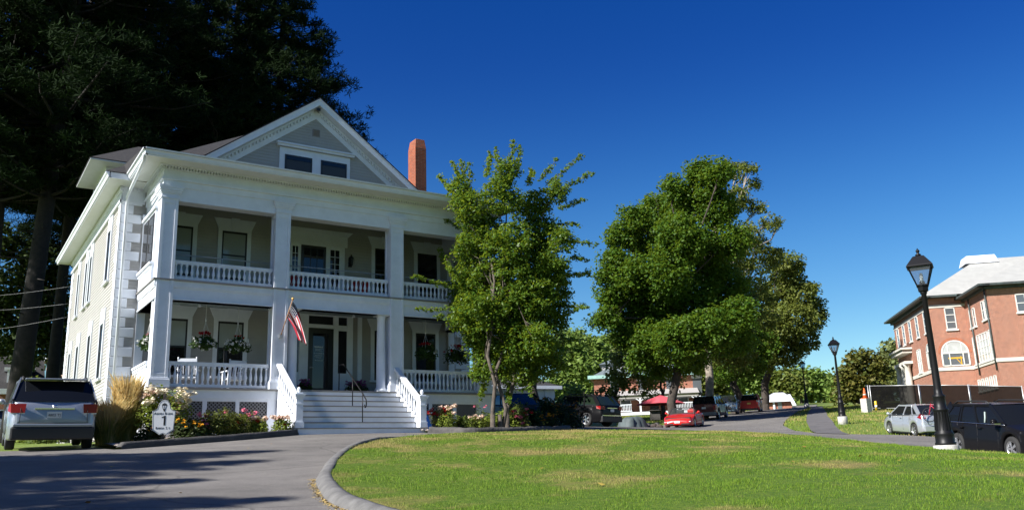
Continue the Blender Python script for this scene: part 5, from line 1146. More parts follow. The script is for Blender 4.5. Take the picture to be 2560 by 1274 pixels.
# -- red convertible
CV = dict(cat='car', L=4.56, W=1.87, H=1.21, r=.33, wb=2.66, fo=.98, gc=.15, top=[(0, .36), (.06, .50), (.5, .66), (1.3, .80), (1.75, .86), (3.3, .88), (4.3, .86), (4.5, .80), (4.56, .55)], cab=(1.55, 2.3, 3.0, 3.3), belt=lin(.88, -2, .86, 2), conv=True, beltz=.86, nose=.22, tailw=.1, handles=(2.7,), seams=(1.75, 3.0), hz=.72, spokes=5, crown=.05)
p = gp(1712, 57.5); rz = heading(1735, 60.5, 1698, 55.8)
t, g = car('convertible', 'red open convertible facing the viewer at the roadside under the maple', redp, p, rz, CV, pitch=slope_pitch(p, rz))
Lh = CV['L']/2
w = MB(); rws = []
for i in range(9):
    v = -1+2*i/8; q = .2*(1-v*v); rws.append([(Lh-1.5-.62*f+q, v*(.78-.12*f), .85+.36*f) for f in (0, .5, 1)])
w.grid(rws, True); w.build('windscreen', lightglass, t)
w = MB(); w.tube([(Lh-1.45, -.82, .84), (Lh-2.1, -.69, 1.2), (Lh-1.95, 0, 1.235), (Lh-2.1, .69, 1.2), (Lh-1.45, .82, .84)], .035, 6); w.build('windscreen_frame', plastic, t)
pbox(t, 'cockpit', plastic, Lh-3.35, Lh-1.7, -.70, .70, .80, .925)
for s in (-.36, .36): w = MB(); w.box(Lh-3.05, Lh-2.85, s-.24, s+.24, .85, 1.12); w.box(Lh-3.03, Lh-2.9, s-.12, s+.12, 1.12, 1.22); w.build('seat', redp if s > 0 else plastic, t, bevel=.05)
pbox(t, 'licence_plate', plate, Lh-.03, Lh+.03, -.17, .17, .33, .46); pbox(t, 'air_intake', plastic, Lh-.1, Lh+.012, -.75, -.25, .24, .31); pbox(t, 'air_intake', plastic, Lh-.1, Lh+.012, .25, .75, .24, .31)
for s in (-1, 1): pbox(t, 'headlight', clearlens, Lh-.22, Lh-.06, *sorted((s*.62, s*.82)), .38, .43)
# -- cars up the left side of the road
J = dict(SUV, L=4.6, W=1.85, H=1.76, cab=(1.25, 1.95, 4.25, 4.5), pilm=None); J.pop('pilm')
p = gp(1781, 69); rz = heading(1781, 69, 1810, 73)
t, g = car('parked_suv', 'dark maroon suv seen from behind beside the red convertible', maroon, p, rz, J, 'cars along the left side of the road', slope_pitch(p, rz)); x = -2.3
pbox(t, 'bumper', mat('grey_plastic', (.16, .16, .16), .6), x-.05, x+.2, -.86, .86, .34, .58, bevel=.03); pbox(t, 'licence_plate', plate, x-.03, x+.05, -.15, .15, .82, .96)
for s in (-1, 1): pbox(t, 'taillight', redlens, x-.02, x+.1, *sorted((s*.72, s*.9)), .75, 1.05)
p = gp(1821, 79); rz = heading(1821, 79, 1838, 75)+math.pi*.0
rz = heading(1824, 83, 1815, 76)
t, g = car('parked_suv', 'blue grey car facing the viewer between the maroon and the red suv', bluegrey, p, rz, dict(SUV, L=4.5, H=1.65, rails=False), 'cars along the left side of the road', slope_pitch(p, rz)); x = 2.25
pbox(t, 'grille', plastic, x-.05, x+.02, -.45, .45, .45, .72)
for s in (-1, 1): pbox(t, 'headlight', clearlens, x-.14, x+.0, *sorted((s*.5, s*.86)), .70, .84)
p = gp(1882, 87); rz = heading(1880, 87, 1897, 96)
t, g = car('parked_suv', 'bright red suv seen from behind furthest up the road', redsuv, p, rz, dict(SUV, L=4.6), 'cars along the left side of the road', slope_pitch(p, rz)); x = -2.3
pbox(t, 'licence_plate', mat('plate_yellow', (.6, .5, .12), .5), x-.03, x+.05, -.16, .16, .80, .95); pbox(t, 'bumper', plastic, x-.03, x+.2, -.8, .8, .25, .42)
for s in (-1, 1): pbox(t, 'taillight', clearlens, x-.02, x+.16, *sorted((s*.70, s*.93)), .98, 1.22)
# -- silver hatchback with a bicycle on its rear rack
HB = dict(cat='car', L=4.1, W=1.70, H=1.52, r=.305, wb=2.50, fo=.80, gc=.17, top=[(0, .52), (.06, .68), (.3, .80), (.95, .98), (1.2, 1.0), (3.6, 1.08), (3.95, 1.08), (4.05, .95), (4.1, .6)], cab=(.78, 1.75, 3.35, 3.98), belt=lin(1.07, -2, .95, 2), tumble=.20, dw=.24, aw=.06, pil=[(2.3, .08), (3.22, .05)], handles=(2.1, 3.05), seams=(1.25, 2.3, 3.3), spokes=6, twin=True, hz=.86)
a, b = gp(2292, 47.0), gp(2221, 49.6); rz = math.atan2(b.y-a.y, b.x-a.x); p = (a+b)/2; p = p+Vector((math.sin(rz), -math.cos(rz), 0))*(-.0); n_ = Vector((-math.sin(rz), math.cos(rz), 0)); n_ = n_ if n_.dot(p) > 0 else -n_
p = p+n_*.74; p.z = tzs(p.x, p.y)
t, g = car('hatchback', 'light silver hatchback with a bicycle on its back behind the big lamp post', ltsilver, p, rz, HB, pitch=slope_pitch(p, rz))
x = -2.05; TB = t
for s in (-1, 1): w = MB(); w.add([(x+.02, s*.58, .88), (x+.10, s*.79, .84), (x+.16, s*.77, 1.08), (x+.1, s*.62, 1.05), (x+.38, s*.83, .92), (x+.30, s*.80, 1.08)], [(0, 1, 2, 3), (1, 4, 5, 2)]); w.build('taillight', redlens, t)
pbox(t, 'licence_plate', plate, x-.03, x+.05, -.15, .15, .62, .76); pbox(t, 'bumper', ltsilver, x-.05, x+.2, -.72, .72, .24, .56, bevel=.05)
bk = thing('bicycle', 'bicycle hung across the back of the silver hatchback', 'bicycle', p+Vector((-math.cos(rz), -math.sin(rz), 0))*2.28+Vector((0, 0, .55)), rz)
for y in (-.5, .5):
    w = MB(); n = 24; w.tube([(0, y+.32*math.cos(2*math.pi*k/n), .32+.32*math.sin(2*math.pi*k/n)) for k in range(n+1)], .022, 5, False); wo = w.build('wheel', rubber, bk)
    w = MB(); [w.tube([(0, y, .32), (0, y+.31*math.cos(k*.785), .32+.31*math.sin(k*.785))], .004, 3) for k in range(8)]; w.build('spokes', alloy, wo)
w = MB()
for a_, b_ in (((-.5, .32), (-.1, .32)), ((-.5, .32), (-.2, .72)), ((-.1, .32), (-.2, .78)), ((-.1, .32), (.35, .75)), ((-.2, .72), (.35, .8)), ((.35, .85), (.5, .32))): w.tube([(0, a_[0], a_[1]), (0, b_[0], b_[1])], .02, 6)
w.build('bicycle_frame', mat('bike_red', (.35, .02, .04), .35), bk); MB().box(-.06, .06, -.32, -.1, .80, .85).build('saddle', rubber, bk); MB().tube([(-.25, .36, .9), (0, .34, .93), (.25, .36, .9)], .016, 6).build('handlebar', plastic, bk)
MB().beam((.35, 0, .45), (0, 0, .5), .06, .05).build('carrier_arm', plastic, bk)
# -- black estate car at the right edge
WG = dict(cat='car', L=4.56, W=1.78, H=1.50, r=.325, wb=2.58, fo=.92, gc=.16, top=[(0, .50), (.06, .66), (.3, .76), (1.05, .93), (1.3, .95), (3.9, 1.0), (4.4, 1.02), (4.52, .92), (4.56, .6)], cab=(1.12, 1.95, 4.0, 4.45), belt=lin(1.0, -2.2, .94, 2.2), tumble=.21, dw=.26, pil=[(2.42, .07), (3.3, .06), (3.42, .03)], rails=True, handles=(2.25, 3.15), seams=(1.45, 2.42, 3.4), trimm=chrome, spokes=5, twin=True, hz=.82, mirm=blackp, aw=.10)
a, b = gp(2391, 29), gp(2551, 26.4); rz = math.atan2(b.y-a.y, b.x-a.x)
n_ = Vector((-math.sin(rz), math.cos(rz), 0)); n_ = n_ if n_.dot(a) > 0 else -n_
mid_ = a+(b-a).normalized()*(WG['wb']/2); p = mid_+n_*.80; off = (WG['L']/2-WG['fo'])-WG['wb']/2; p = p-Vector((math.cos(rz), math.sin(rz), 0))*off; p.z = tzs(p.x, p.y)+.03
t, g = car('estate_car', 'black estate car at the right edge behind the big lamp post', blackp, p, rz, WG, pitch=slope_pitch(p, rz), glassm=mat('estate_glass', (.006, .007, .009), .05, spec=.12))
sx = 2.28-2.35
for s in (-1, 1):
    w = MB(); w.tube([(sx+.30, s*.84, .98), (sx+.27, s*.80, 1.12), (sx+.22, s*.76, 1.27)], .022, 6); w.build('seat_belt_trim', mat('belt_grey', (.3, .36, .34), .6), t)
    m = MB(); m.box(2.28-1.35, 2.28-1.22, *sorted((s*.9, s*1.08)), .96, .985); m.build('mirror_trim', chrome, t)
w = MB(); dx = 2.28-1.32; w.add([(dx-.0, .05, 1.0), (dx+.02, .28, .99), (dx-.16, .30, 1.14), (dx-.18, .10, 1.15)], [(0, 1, 2, 3)]); w.build('windscreen_paper', mat('paper_pink', (.62, .42, .36), .7), t)
# -- white car glimpsed at the far left
p = gp(22, 58); t, g = car('parked_car', 'white car half hidden behind the silver suv at the far left', whitep, p, math.radians(160), HB)
# ================================================================ other buildings
s2 = 2**-.5
# ---- brick school on the right, local frame: a along the short front, b along the long left side
BO = Vector((67.1, 39.6, 0)); bA = Vector((s2, -s2, 0)); bB = Vector((s2, s2, 0))
school = thing('brick_school', 'large red brick school with pale hipped roof and arched windows at the right edge', 'building', (67.1, 39.6, 4.7))
def sb(mb, name, m, par=None): return mb.build(name, m, par or school, loc=(67.1, 39.6, 4.7))
brA = brick('school_brick_front', (.35, .105, .05), (.235, .065, .034), (.42, .31, .24), s2, -s2); brB = brick('school_brick_side', (.35, .105, .05), (.235, .065, .034), (.42, .31, .24), s2, s2)
FD = frame(BO, bB, -bA); FC = frame(BO, bA, -bB); FB = frame(BO+bA*2.75, bB, -bA); FA = frame(BO-bB*5.6, bA, -bB)
ZG, ZE = 3.6, 13.75
WL = 13.0
w = MB(FD); w.box(0, WL, -9, 0, ZG, ZE); sb(w, 'wall', brB)
w = MB(FB); w.box(-5.6, 0, -8, 0, ZG, ZE-.25); sb(w, 'wall', brB)
w = MB(FC); w.box(0.001, 2.75, -.02, .002, ZG, ZE); sb(w, 'wall', brA)
w = MB(FA); w.box(2.751, 18, -.2, .002, ZG, ZE-.25); sb(w, 'wall', brA)
trimw = mat('window_white', (.62, .62, .58), .5, var=.05)
glz = mat('school_glass', (.09, .10, .11), .06, spec=.7); glz2 = mat('school_glass_pale', (.42, .44, .43), .1, var=.3, vscale=.8, spec=.7)
def band(T, a, b, z0, z1, d, m=stone, name='stone_band'): sb(MB(T).box(a, b, 0, d, z0, z1), name, m)
for T, a, b in ((FD, -.04, WL), (FC, 0, 2.75), (FB, -5.64, 0), (FA, 2.75, 18)):
    band(T, a, b, 7.80, 8.08, .07)
band(FD, -.03, WL, 12.92, 13.15, .05); band(FC, 0, 2.75, 12.92, 13.15, .05)
def bwin(T, u, z0, z1, wd, n=1, m=None, bars=1, sill=True):
    w = MB(T); h = wd/2; f = .07
    w.box(u-h, u+h, 0, .05, z1-f, z1); w.box(u-h, u+h, 0, .05, z0, z0+f)
    for k in range(n+1): c = u-h+f/2+(wd-f)*k/n; w.box(c-f/2, c+f/2, 0, .05, z0, z1)
    for k in range(1, bars+1): zz = z0+(z1-z0)*k/(bars+1); w.box(u-h, u+h, 0, .045, zz-f*.4, zz+f*.4)
    if sill: w.box(u-h-.08, u+h+.08, 0, .12, z0-.12, z0)
    o = sb(w, 'window', trimw); sb(MB(T).box(u-h+.02, u+h-.02, 0, .02, z0, z1), 'pane', m or glz, o)
def barch(T, u, z0, zs, r, rise, name='arched_window', low=None):
    n = 14; pts = [(u+r*math.cos(math.pi*k/n), zs+rise*math.sin(math.pi*k/n)) for k in range(n+1)]
    o = MB(T); pr = lambda q: [(u+(a-u)*q, zs+(b-zs)*q) for a, b in pts]
    out, inn = pr(1.0), pr(.9)
    for i in range(n):
        A, B_, C_, D_ = out[i], out[i+1], inn[i+1], inn[i]; o.add([(A[0], .05, A[1]), (B_[0], .05, B_[1]), (C_[0], .05, C_[1]), (D_[0], .05, D_[1])], [(0, 1, 2, 3)])
    o.box(u-r, u-r*.9, 0, .05, z0, zs); o.box(u+r*.9, u+r, 0, .05, z0, zs); o.box(u-r, u+r, 0, .055, zs-.06, zs+.04); o.box(u-r, u+r, 0, .05, z0, z0+.08)
    for c in (-.42, .55): o.box(u+r*c-.035, u+r*c+.035, 0, .05, z0, zs)
    o.box(u-r*.5-.02, u-r*.5+.02, 0, .04, zs, zs+rise*.82); o.box(u+r*.5-.02, u+r*.5+.02, 0, .04, zs, zs+rise*.82)
    wo = sb(o, name, trimw)
    sb(MB(T).add([(a, .015, b) for a, b in pts], [tuple(range(n+1))]), 'pane', glz2, wo); sb(MB(T).box(u-r, u+r, 0, .016, z0, zs), 'pane', glz, wo)  # pale upper pane colour carries white infill and a painted whitish reflection
    ar = MB(T); o2 = pr(1.22); i2 = pr(1.02)
    for i in range(n): A, B_, C_, D_ = o2[i], o2[i+1], i2[i+1], i2[i]; ar.add([(A[0], .03, A[1]), (B_[0], .03, B_[1]), (C_[0], .03, C_[1]), (D_[0], .03, D_[1])], [(0, 1, 2, 3)])
    sb(ar, 'brick_arch', mat(name+'_arch', (.36, .13, .07), .85, var=.25, vscale=6))
    return wo
for u in (1.55, 4.3, 6.85, 9.3, 11.65): bwin(FD, u, 11.1, 12.9, .85, 1, bars=2)
bwin(FD, 5.0, 8.15, 10.15, 1.25, 2, glz2); barch(FD, 1.65, 8.15, 9.6, .85, .65)
bwin(FC, 1.55, 11.1, 12.88, .78, 1, bars=2); wo = barch(FC, 1.5, 8.15, 9.2, 1.05, 1.02)
w = MB(FC); w.box(.95, 2.0, .017, .03, 8.72, 8.84); w.beam((1.55, .03, 8.72), (1.85, .03, 8.3), .05, .02, (0, 1, 0)); w.box(1.85, 1.92, .017, .03, 8.2, 8.9); sb(w, 'scaffold_bar', mat('scaffold_yellow', (.6, .33, .02), .5), wo)
for u in (-1.05, -1.95): bwin(FB, u-.1, 10.98, 12.45, .55, 1)
for u in (-4.3, -5.1): bwin(FB, u, 11.12, 12.58, .58, 1)
bwin(FB, -.95, 8.12, 10.25, .55, 1, glz2, 2); bwin(FB, -3.1, 8.12, 10.27, 2.7, 4, glz2, 3); bwin(FB, -5.0, 8.12, 10.3, .6, 1, glz2, 2)
for k in range(5): bwin(FB, -.75-k*.95, 6.0, 6.92, .6, 1, glz2, 0)
bwin(FA, 5.3, 11.38, 12.75, 1.3, 2); bwin(FA, 8.3, 11.38, 12.75, 1.3, 2); bwin(FA, 11.3, 11.38, 12.75, 1.3, 2)
w = MB(FA); w.box(4.5, 7.4, 0, .03, 8.3, 10.55); sb(w, 'brick_panel', brA)
# roofs, cornice, gutter
rpale = mat('pale_roof', (.32, .32, .30), .8, var=.1, vscale=1.5); copper = mat('dark_copper', (.06, .085, .08), .6, col2=(.03, .03, .03), vscale=3)
def Lc(a, b, z): v = BO+bA*a+bB*b; return (v.x, v.y, z)
e = .65; rh = 4.2
w = MB(); w.add([Lc(-e, -e, ZE+.12), Lc(14+e, -e, ZE+.12), Lc(14+e, WL+e, ZE+.12), Lc(-e, WL+e, ZE+.12), Lc(6.2, 6.2, ZE+rh), Lc(10, 6.2, ZE+rh), Lc(10, 9, ZE+rh), Lc(6.2, 9, ZE+rh)], [(0, 1, 5, 4), (1, 2, 6, 5), (2, 3, 7, 6), (3, 0, 4, 7), (4, 5, 6, 7)]); sb(w, 'roof', rpale)
w = MB(); w.add([Lc(2.75-e, -5.6-e, ZE-.13), Lc(20, -5.6-e, ZE-.13), Lc(20, 8, ZE-.13), Lc(2.75-e, 8, ZE-.13), Lc(8.6, .1, ZE+3.1), Lc(20, .1, ZE+3.1), Lc(8.6, 6, ZE+3.1)], [(0, 1, 5, 4), (3, 0, 4, 6), (4, 5, 6)]); sb(w, 'roof', rpale)
w = MB(FD); w.box(-e-.05, WL+e, -.1, e+.05, ZE-.05, ZE+.10); w.box(-.15, WL+.1, 0, .25, ZE-.3, ZE-.05); sb(w, 'cornice', copper)
w = MB(FC); w.box(-e, 2.75-e, .0, e+.05, ZE-.05, ZE+.10); sb(w, 'cornice', copper)
w = MB(FB); w.box(-5.6-e-.05, 0, -.1, e+.05, ZE-.30, ZE-.14); w.box(-5.7, 0, 0, .2, ZE-.5, ZE-.30); sb(w, 'cornice', copper)
w = MB(FA); w.box(2.75-e, 20, 0, e+.05, ZE-.30, ZE-.14); w.box(2.6, 20, 0, .2, ZE-.5, ZE-.3); sb(w, 'cornice', copper)
w = MB(); a, b = 6.0, 6.0
pts = [Lc(a-1.1, b-.8, ZE+rh-.5), Lc(a+1.6, b-.8, ZE+rh-.5), Lc(a+1.6, b+1.2, ZE+rh-.5), Lc(a-1.1, b+1.2, ZE+rh-.5)]; t2 = [Lc(a-.9, b-.6, ZE+rh+.2), Lc(a+1.4, b-.6, ZE+rh+.2), Lc(a+1.4, b+1.0, ZE+rh+.2), Lc(a-.9, b+1.0, ZE+rh+.2)]
w.add(pts+t2, [(0, 1, 5, 4), (1, 2, 6, 5), (2, 3, 7, 6), (3, 0, 4, 7), (4, 5, 6, 7)]); sb(w, 'roof_vent', white)
for T, u in ((FD, .1), (FB, -5.5), (FB, -.95-.5)): sb(MB(T).tube([(u, .12, ZE-.5), (u, .10, 7.2)], .06, 6), 'downspout', copper)
# portico on the far end of the long side
w = MB(FD); w.box(7.3, 12.0, 0, .8, 10.15, 10.45); w.box(7.1, 12.2, -.0, .95, 10.45, 10.62); w.box(7.5, 11.8, 0, .7, 9.2, 9.45); sb(w, 'portico', stone)
for u, y in ((8.0, .4), (9.4, .4), (11.4, .4)): sb(MB(FD).lathe([(.36, 0), (.36, .2), (.29, .3), (.29, 3.0), (.25, 4.0), (.34, 4.1), (.36, 4.25)], (u, y, 4.95), 12), 'portico_column', stone)
sb(MB(FD).box(7.3, 12.0, .02, .04, 10.62, 11.15), 'balcony_rail', mat('rust_rail', (.12, .05, .03), .8)); sb(MB(FD).box(8.3, 11.2, .0, .03, 5, 9.2), 'porch_opening_shade', mat('porch_shadow', (.10, .08, .07), .8))  # flat dark panel: the shade inside the portico put into its colour
barch(FD, 12.4, 8.0, 9.0, .45, .5)
# ---- brick house with veranda beyond the black suv
bhm = brick('house_brick', (.34, .10, .05), (.27, .075, .04), (.30, .2, .15), 1, 0)
h0 = gp(1490, 95); hR = gp(1760, 95); ux = (hR-h0); ux.z = 0; WH = ux.length; ux.normalize(); nv = Vector((ux.y, -ux.x, 0)); nv = nv if nv.dot(h0) < 0 else -nv
z0 = h0.z; TH = frame((h0.x, h0.y, 0), ux, nv)
bh = thing('brick_house', 'red brick house with slate hipped roof and white veranda behind the parked cars', 'house', (h0.x, h0.y, z0))
def bhb(mb, name, m, par=None): return mb.build(name, m, par or bh, loc=(h0.x, h0.y, z0))
pzv = lambda y: float(at(1490, y, 95)[2])
ztop = pzv(944); slate = mat('slate_roof', (.12, .15, .16), .7, var=.2, vscale=4); verd = mat('verdigris', (.25, .42, .38), .7, var=.2)
bhb(MB(TH).box(0, WH, -8, 0, z0-1.5, ztop), 'wall', bhm)
w = MB(TH); zc_ = ztop+1.2; w.add([(-.5, .5, ztop), (WH, .5, ztop), (WH, -8, ztop), (-.5, -8, ztop), (1.6, -1.5, zc_), (WH, -1.5, zc_), (WH, -7, zc_), (1.6, -7, zc_)], [(0, 1, 5, 4), (3, 0, 4, 7), (4, 5, 6, 7)]); bhb(w, 'roof', slate)
bhb(MB(TH).box(-.6, WH, .35, .6, ztop-.15, ztop+.22), 'gutter', verd)
w = MB(TH); w.box(.9, 6.5, -6, -1.2, zc_-.7, zc_+.35); rt = bhb(w, 'roof_lantern', mat('lantern_grey', (.3, .3, .3), .7)); w = MB(TH); w.add([(.6, -.9, zc_+.35), (6.8, -.9, zc_+.35), (6.8, -6.3, zc_+.35), (.6, -6.3, zc_+.35), (2.6, -3.5, zc_+1.35), (6.8, -3.5, zc_+1.35)], [(0, 1, 5, 4), (3, 0, 4), (2, 3, 4, 5)]); bhb(w, 'roof', slate, rt)
zw = pzv(955)
for u in (2.2, 5.2, 8.2, 11.0): w = MB(TH); w.box(u-.55, u+.55, 0, .05, zw-.05, zw+.3); o = bhb(w, 'window', trimw); bhb(MB(TH).box(u-.45, u+.45, 0, .03, zw-1.8, zw-.05), 'pane', glz, o)
zv = pzv(1000); zf_ = pzv(1037)
w = MB(TH); w.box(1.4, WH-.5, 0, 3.2, zv-.15, zv+.15); w.add([(1.2, 3.4, zv+.15), (WH-.4, 3.4, zv+.15), (WH-.4, 0, zv+.9), (1.2, 0, zv+.9)], [(0, 1, 2, 3)]); bhb(w, 'veranda_roof', mat('veranda_shaded_white', (.36, .34, .32), .7)); bhb(MB(TH).box(1.4, WH-.5, 0, 3.2, zf_-.3, zf_), 'veranda_floor', white)  # white veranda roof painted grey to stand for tree shade
for u in (1.7, 4.9, 8.1, 10.6):
    w = MB(TH); w.box(u-.09, u+.09, 3.0, 3.18, zf_, zv-.15); w.beam((u, 3.1, zv-.5), (u+.5, 3.1, zv-.15), .1, .08); w.beam((u, 3.1, zv-.5), (u-.5, 3.1, zv-.15), .1, .08); bhb(w, 'veranda_post', white)
for a, b in ((1.8, 4.0), (8.2, 10.5)):
    w = MB(TH); w.box(a, b, 3.05, 3.12, zf_+.75, zf_+.83); w.box(a, b, 3.05, 3.12, zf_+.1, zf_+.17); k = a
    while k < b: w.box(k, k+.05, 3.06, 3.11, zf_+.17, zf_+.75); k += .16
    bhb(w, 'railing', white)
bhb(MB(TH).box(5.9, 6.8, 0, .04, zf_, zf_+2.1), 'door', black)
for u in (3.3, 9.4): o = bhb(MB(TH).box(u-.6, u+.6, 0, .04, zf_+.6, zf_+2.3), 'window', trimw); bhb(MB(TH).box(u-.5, u+.5, .04, .05, zf_+.7, zf_+2.2), 'pane', glz, o)
# ---- white garage
g0 = gp(1215, 49.5); g1 = gp(1390, 51.5); ux = g1-g0; ux.z = 0; WG_ = ux.length; ux.normalize(); nv = Vector((ux.y, -ux.x, 0)); nv = nv if nv.dot(g0) < 0 else -nv
TG = frame((g0.x, g0.y, 0), ux, nv); zg = tzs(*((g0+g1)/2).xy); gt = float(at(1390, 966, 51.5)[2])
ga = thing('garage', 'white clapboard garage with two wide doors behind the garden tree', 'garage', (g0.x, g0.y, zg))
def gb_(mb, name, m, par=None): return mb.build(name, m, par or ga, loc=(g0.x, g0.y, zg))
gw = mat('garage_white', (.72, .73, .75), .5, var=.04)
w = MB(TG); w.box(0, WG_, -6, -.02, zg-.6, gt); clap(w, 0, WG_, zg-.2, gt, .13, .02); gb_(w, 'wall', gw)
w = MB(TG); w.add([(-.3, .35, gt), (WG_+.3, .35, gt), (WG_-2.6, -3, gt+1.35), (2.6, -3, gt+1.35), (-.3, .35, gt-.05), (WG_+.3, .35, gt-.05), (WG_+.3, -6.3, gt), (-.3, -6.3, gt)], [(0, 1, 2, 3), (0, 1, 5, 4), (2, 3, 7, 6), (1, 2, 6), (0, 3, 7)]); gb_(w, 'roof', shingle); gb_(MB(TG).box(-.3, WG_+.3, .30, .40, gt-.16, gt+.03), 'eave_board', white)
for c in (WG_-1.9, WG_-5.2):
    o = MB(TG); o.box(c-1.35, c+1.35, .0, .07, zg+2.15, zg+2.3); o.box(c-1.35, c-1.2, 0, .07, zg, zg+2.15); o.box(c+1.2, c+1.35, 0, .07, zg, zg+2.15); fr = gb_(o, 'door_frame', white); d_ = MB(TG)
    for k in range(4): d_.box(c-1.2, c+1.2, .0, .03, zg+k*.54, zg+k*.54+.52)
    gb_(d_, 'garage_door', gw)
# ---- small brick hall with a bright white roof at the top of the road
g0 = gp(1914, 112); g1 = gp(1993, 112); ux = g1-g0; ux.z = 0; W2 = ux.length; ux.normalize(); nv = Vector((ux.y, -ux.x, 0)); nv = nv if nv.dot(g0) < 0 else -nv
T2 = frame((g0.x, g0.y, 0), ux, nv); zg = min(g0.z, g1.z)-.2; P2 = lambda y: float(at(1950, y, 112)[2]); ho = thing('brick_hall', 'low brick building with bright white roof edge at the top of the road', 'building', (g0.x, g0.y, zg))
def hbd(mb, name, m): return mb.build(name, m, ho, loc=(g0.x, g0.y, zg))
zt = P2(999); zr_ = P2(976); hbd(MB(T2).box(0, W2-.4, -7, 0, zg-1, zt), 'wall', bhm)
whr = mat('white_metal_roof', (.45, .46, .47), .5, var=.1)  # white dimmed in the colour for dappled shade on the roof
w = MB(T2); w.add([(-.5, .5, zt), (W2, .5, zt), (W2-1.2, -3, zr_), (W2*.35, -3, zr_), (W2-.4, -7, zt), (-.5, -7, zt)], [(0, 1, 2, 3), (3, 2, 4, 5), (0, 3, 5), (1, 4, 2)]); hbd(w, 'roof', whr)
w = MB(T2); w.box(-.5, W2*.9, .45, .56, zt-.22, zt+.02); hbd(w, 'eave_board', white); w = MB(T2); w.add([(W2-.75, .58, zt+.6), (W2-.45, .58, zt+.6), (W2+.15, .58, zt-.75), (W2-.3, .58, zt-.75), (W2-.75, .3, zt+.6), (W2-.45, .3, zt+.6), (W2+.15, .3, zt-.75), (W2-.3, .3, zt-.75)], [(0, 1, 2, 3), (4, 5, 6, 7), (0, 3, 7, 4), (1, 2, 6, 5), (0, 1, 5, 4)]); hbd(w, 'gable_board', white); hbd(MB(T2).box(W2*.30, W2*.36, 0, .2, zg, zt-.22), 'pilaster', white); hbd(MB(T2).box(W2*.45, W2*.58, 0, .06, zg, zg+1.4), 'door', glz)
# ---- brick cottage far left
c0 = gp(-30, 66); c1 = gp(88, 66); ux = c1-c0; ux.z = 0; WC = ux.length; ux.normalize(); nv = Vector((ux.y, -ux.x, 0)); nv = nv if nv.dot(c0) < 0 else -nv
TC_ = frame((c0.x, c0.y, 0), ux, nv); zg = c0.z; co = thing('brick_cottage', 'brick cottage with white dormer behind the pines at the far left', 'house', (c0.x, c0.y, zg)); ze_ = float(at(60, 975, 66)[2])
def cb(mb, name, m, par=None): return mb.build(name, m, par or co, loc=(c0.x, c0.y, zg))
cb(MB(TC_).box(0, WC, -6, 0, zg-1, ze_), 'wall', bhm); w = MB(TC_); w.add([(-.4, .5, ze_), (WC+.4, .5, ze_), (WC+.2, -3, ze_+2.6), (-.2, -3, ze_+2.6)], [(0, 1, 2, 3)]); rf = cb(w, 'roof', shingle); cb(MB(TC_).box(-.4, WC+.4, .45, .6, ze_-.3, ze_+.05), 'eave_board', white)
w = MB(TC_); w.box(WC-1.9, WC-.5, -2.2, -.2, ze_+.2, ze_+1.35); w.box(WC-2.1, WC-.3, -2.3, -.0, ze_+1.35, ze_+1.5); dmr = cb(w, 'dormer', white, rf); cb(MB(TC_).box(WC-1.55, WC-.7, -.2, -.17, ze_+.4, ze_+1.2), 'pane', glz, dmr)
c0 = gp(118, 78); cz = c0.z; vb = thing('white_trimmed_house', 'house with pale eave glimpsed between the pines and the house corner', 'house', c0); e_ = float(at(140, 893, 78)[2])-cz
MB().box(0, 6, 0, 5, -1, e_).build('wall', bhm, vb); MB().box(-.4, 6.2, -.4, 5, e_, e_+.3).build('eave_board', white, vb); w = MB(); w.add([(-.4, -.4, e_+.3), (6.2, -.4, e_+.3), (6.2, 2.5, e_+2), (-.4, 2.5, e_+2)], [(0, 1, 2, 3)]); w.build('roof', shingle, vb); MB().box(1.5, 2.1, -.05, 0, e_-2.0, e_-.5).build('window', white, vb)

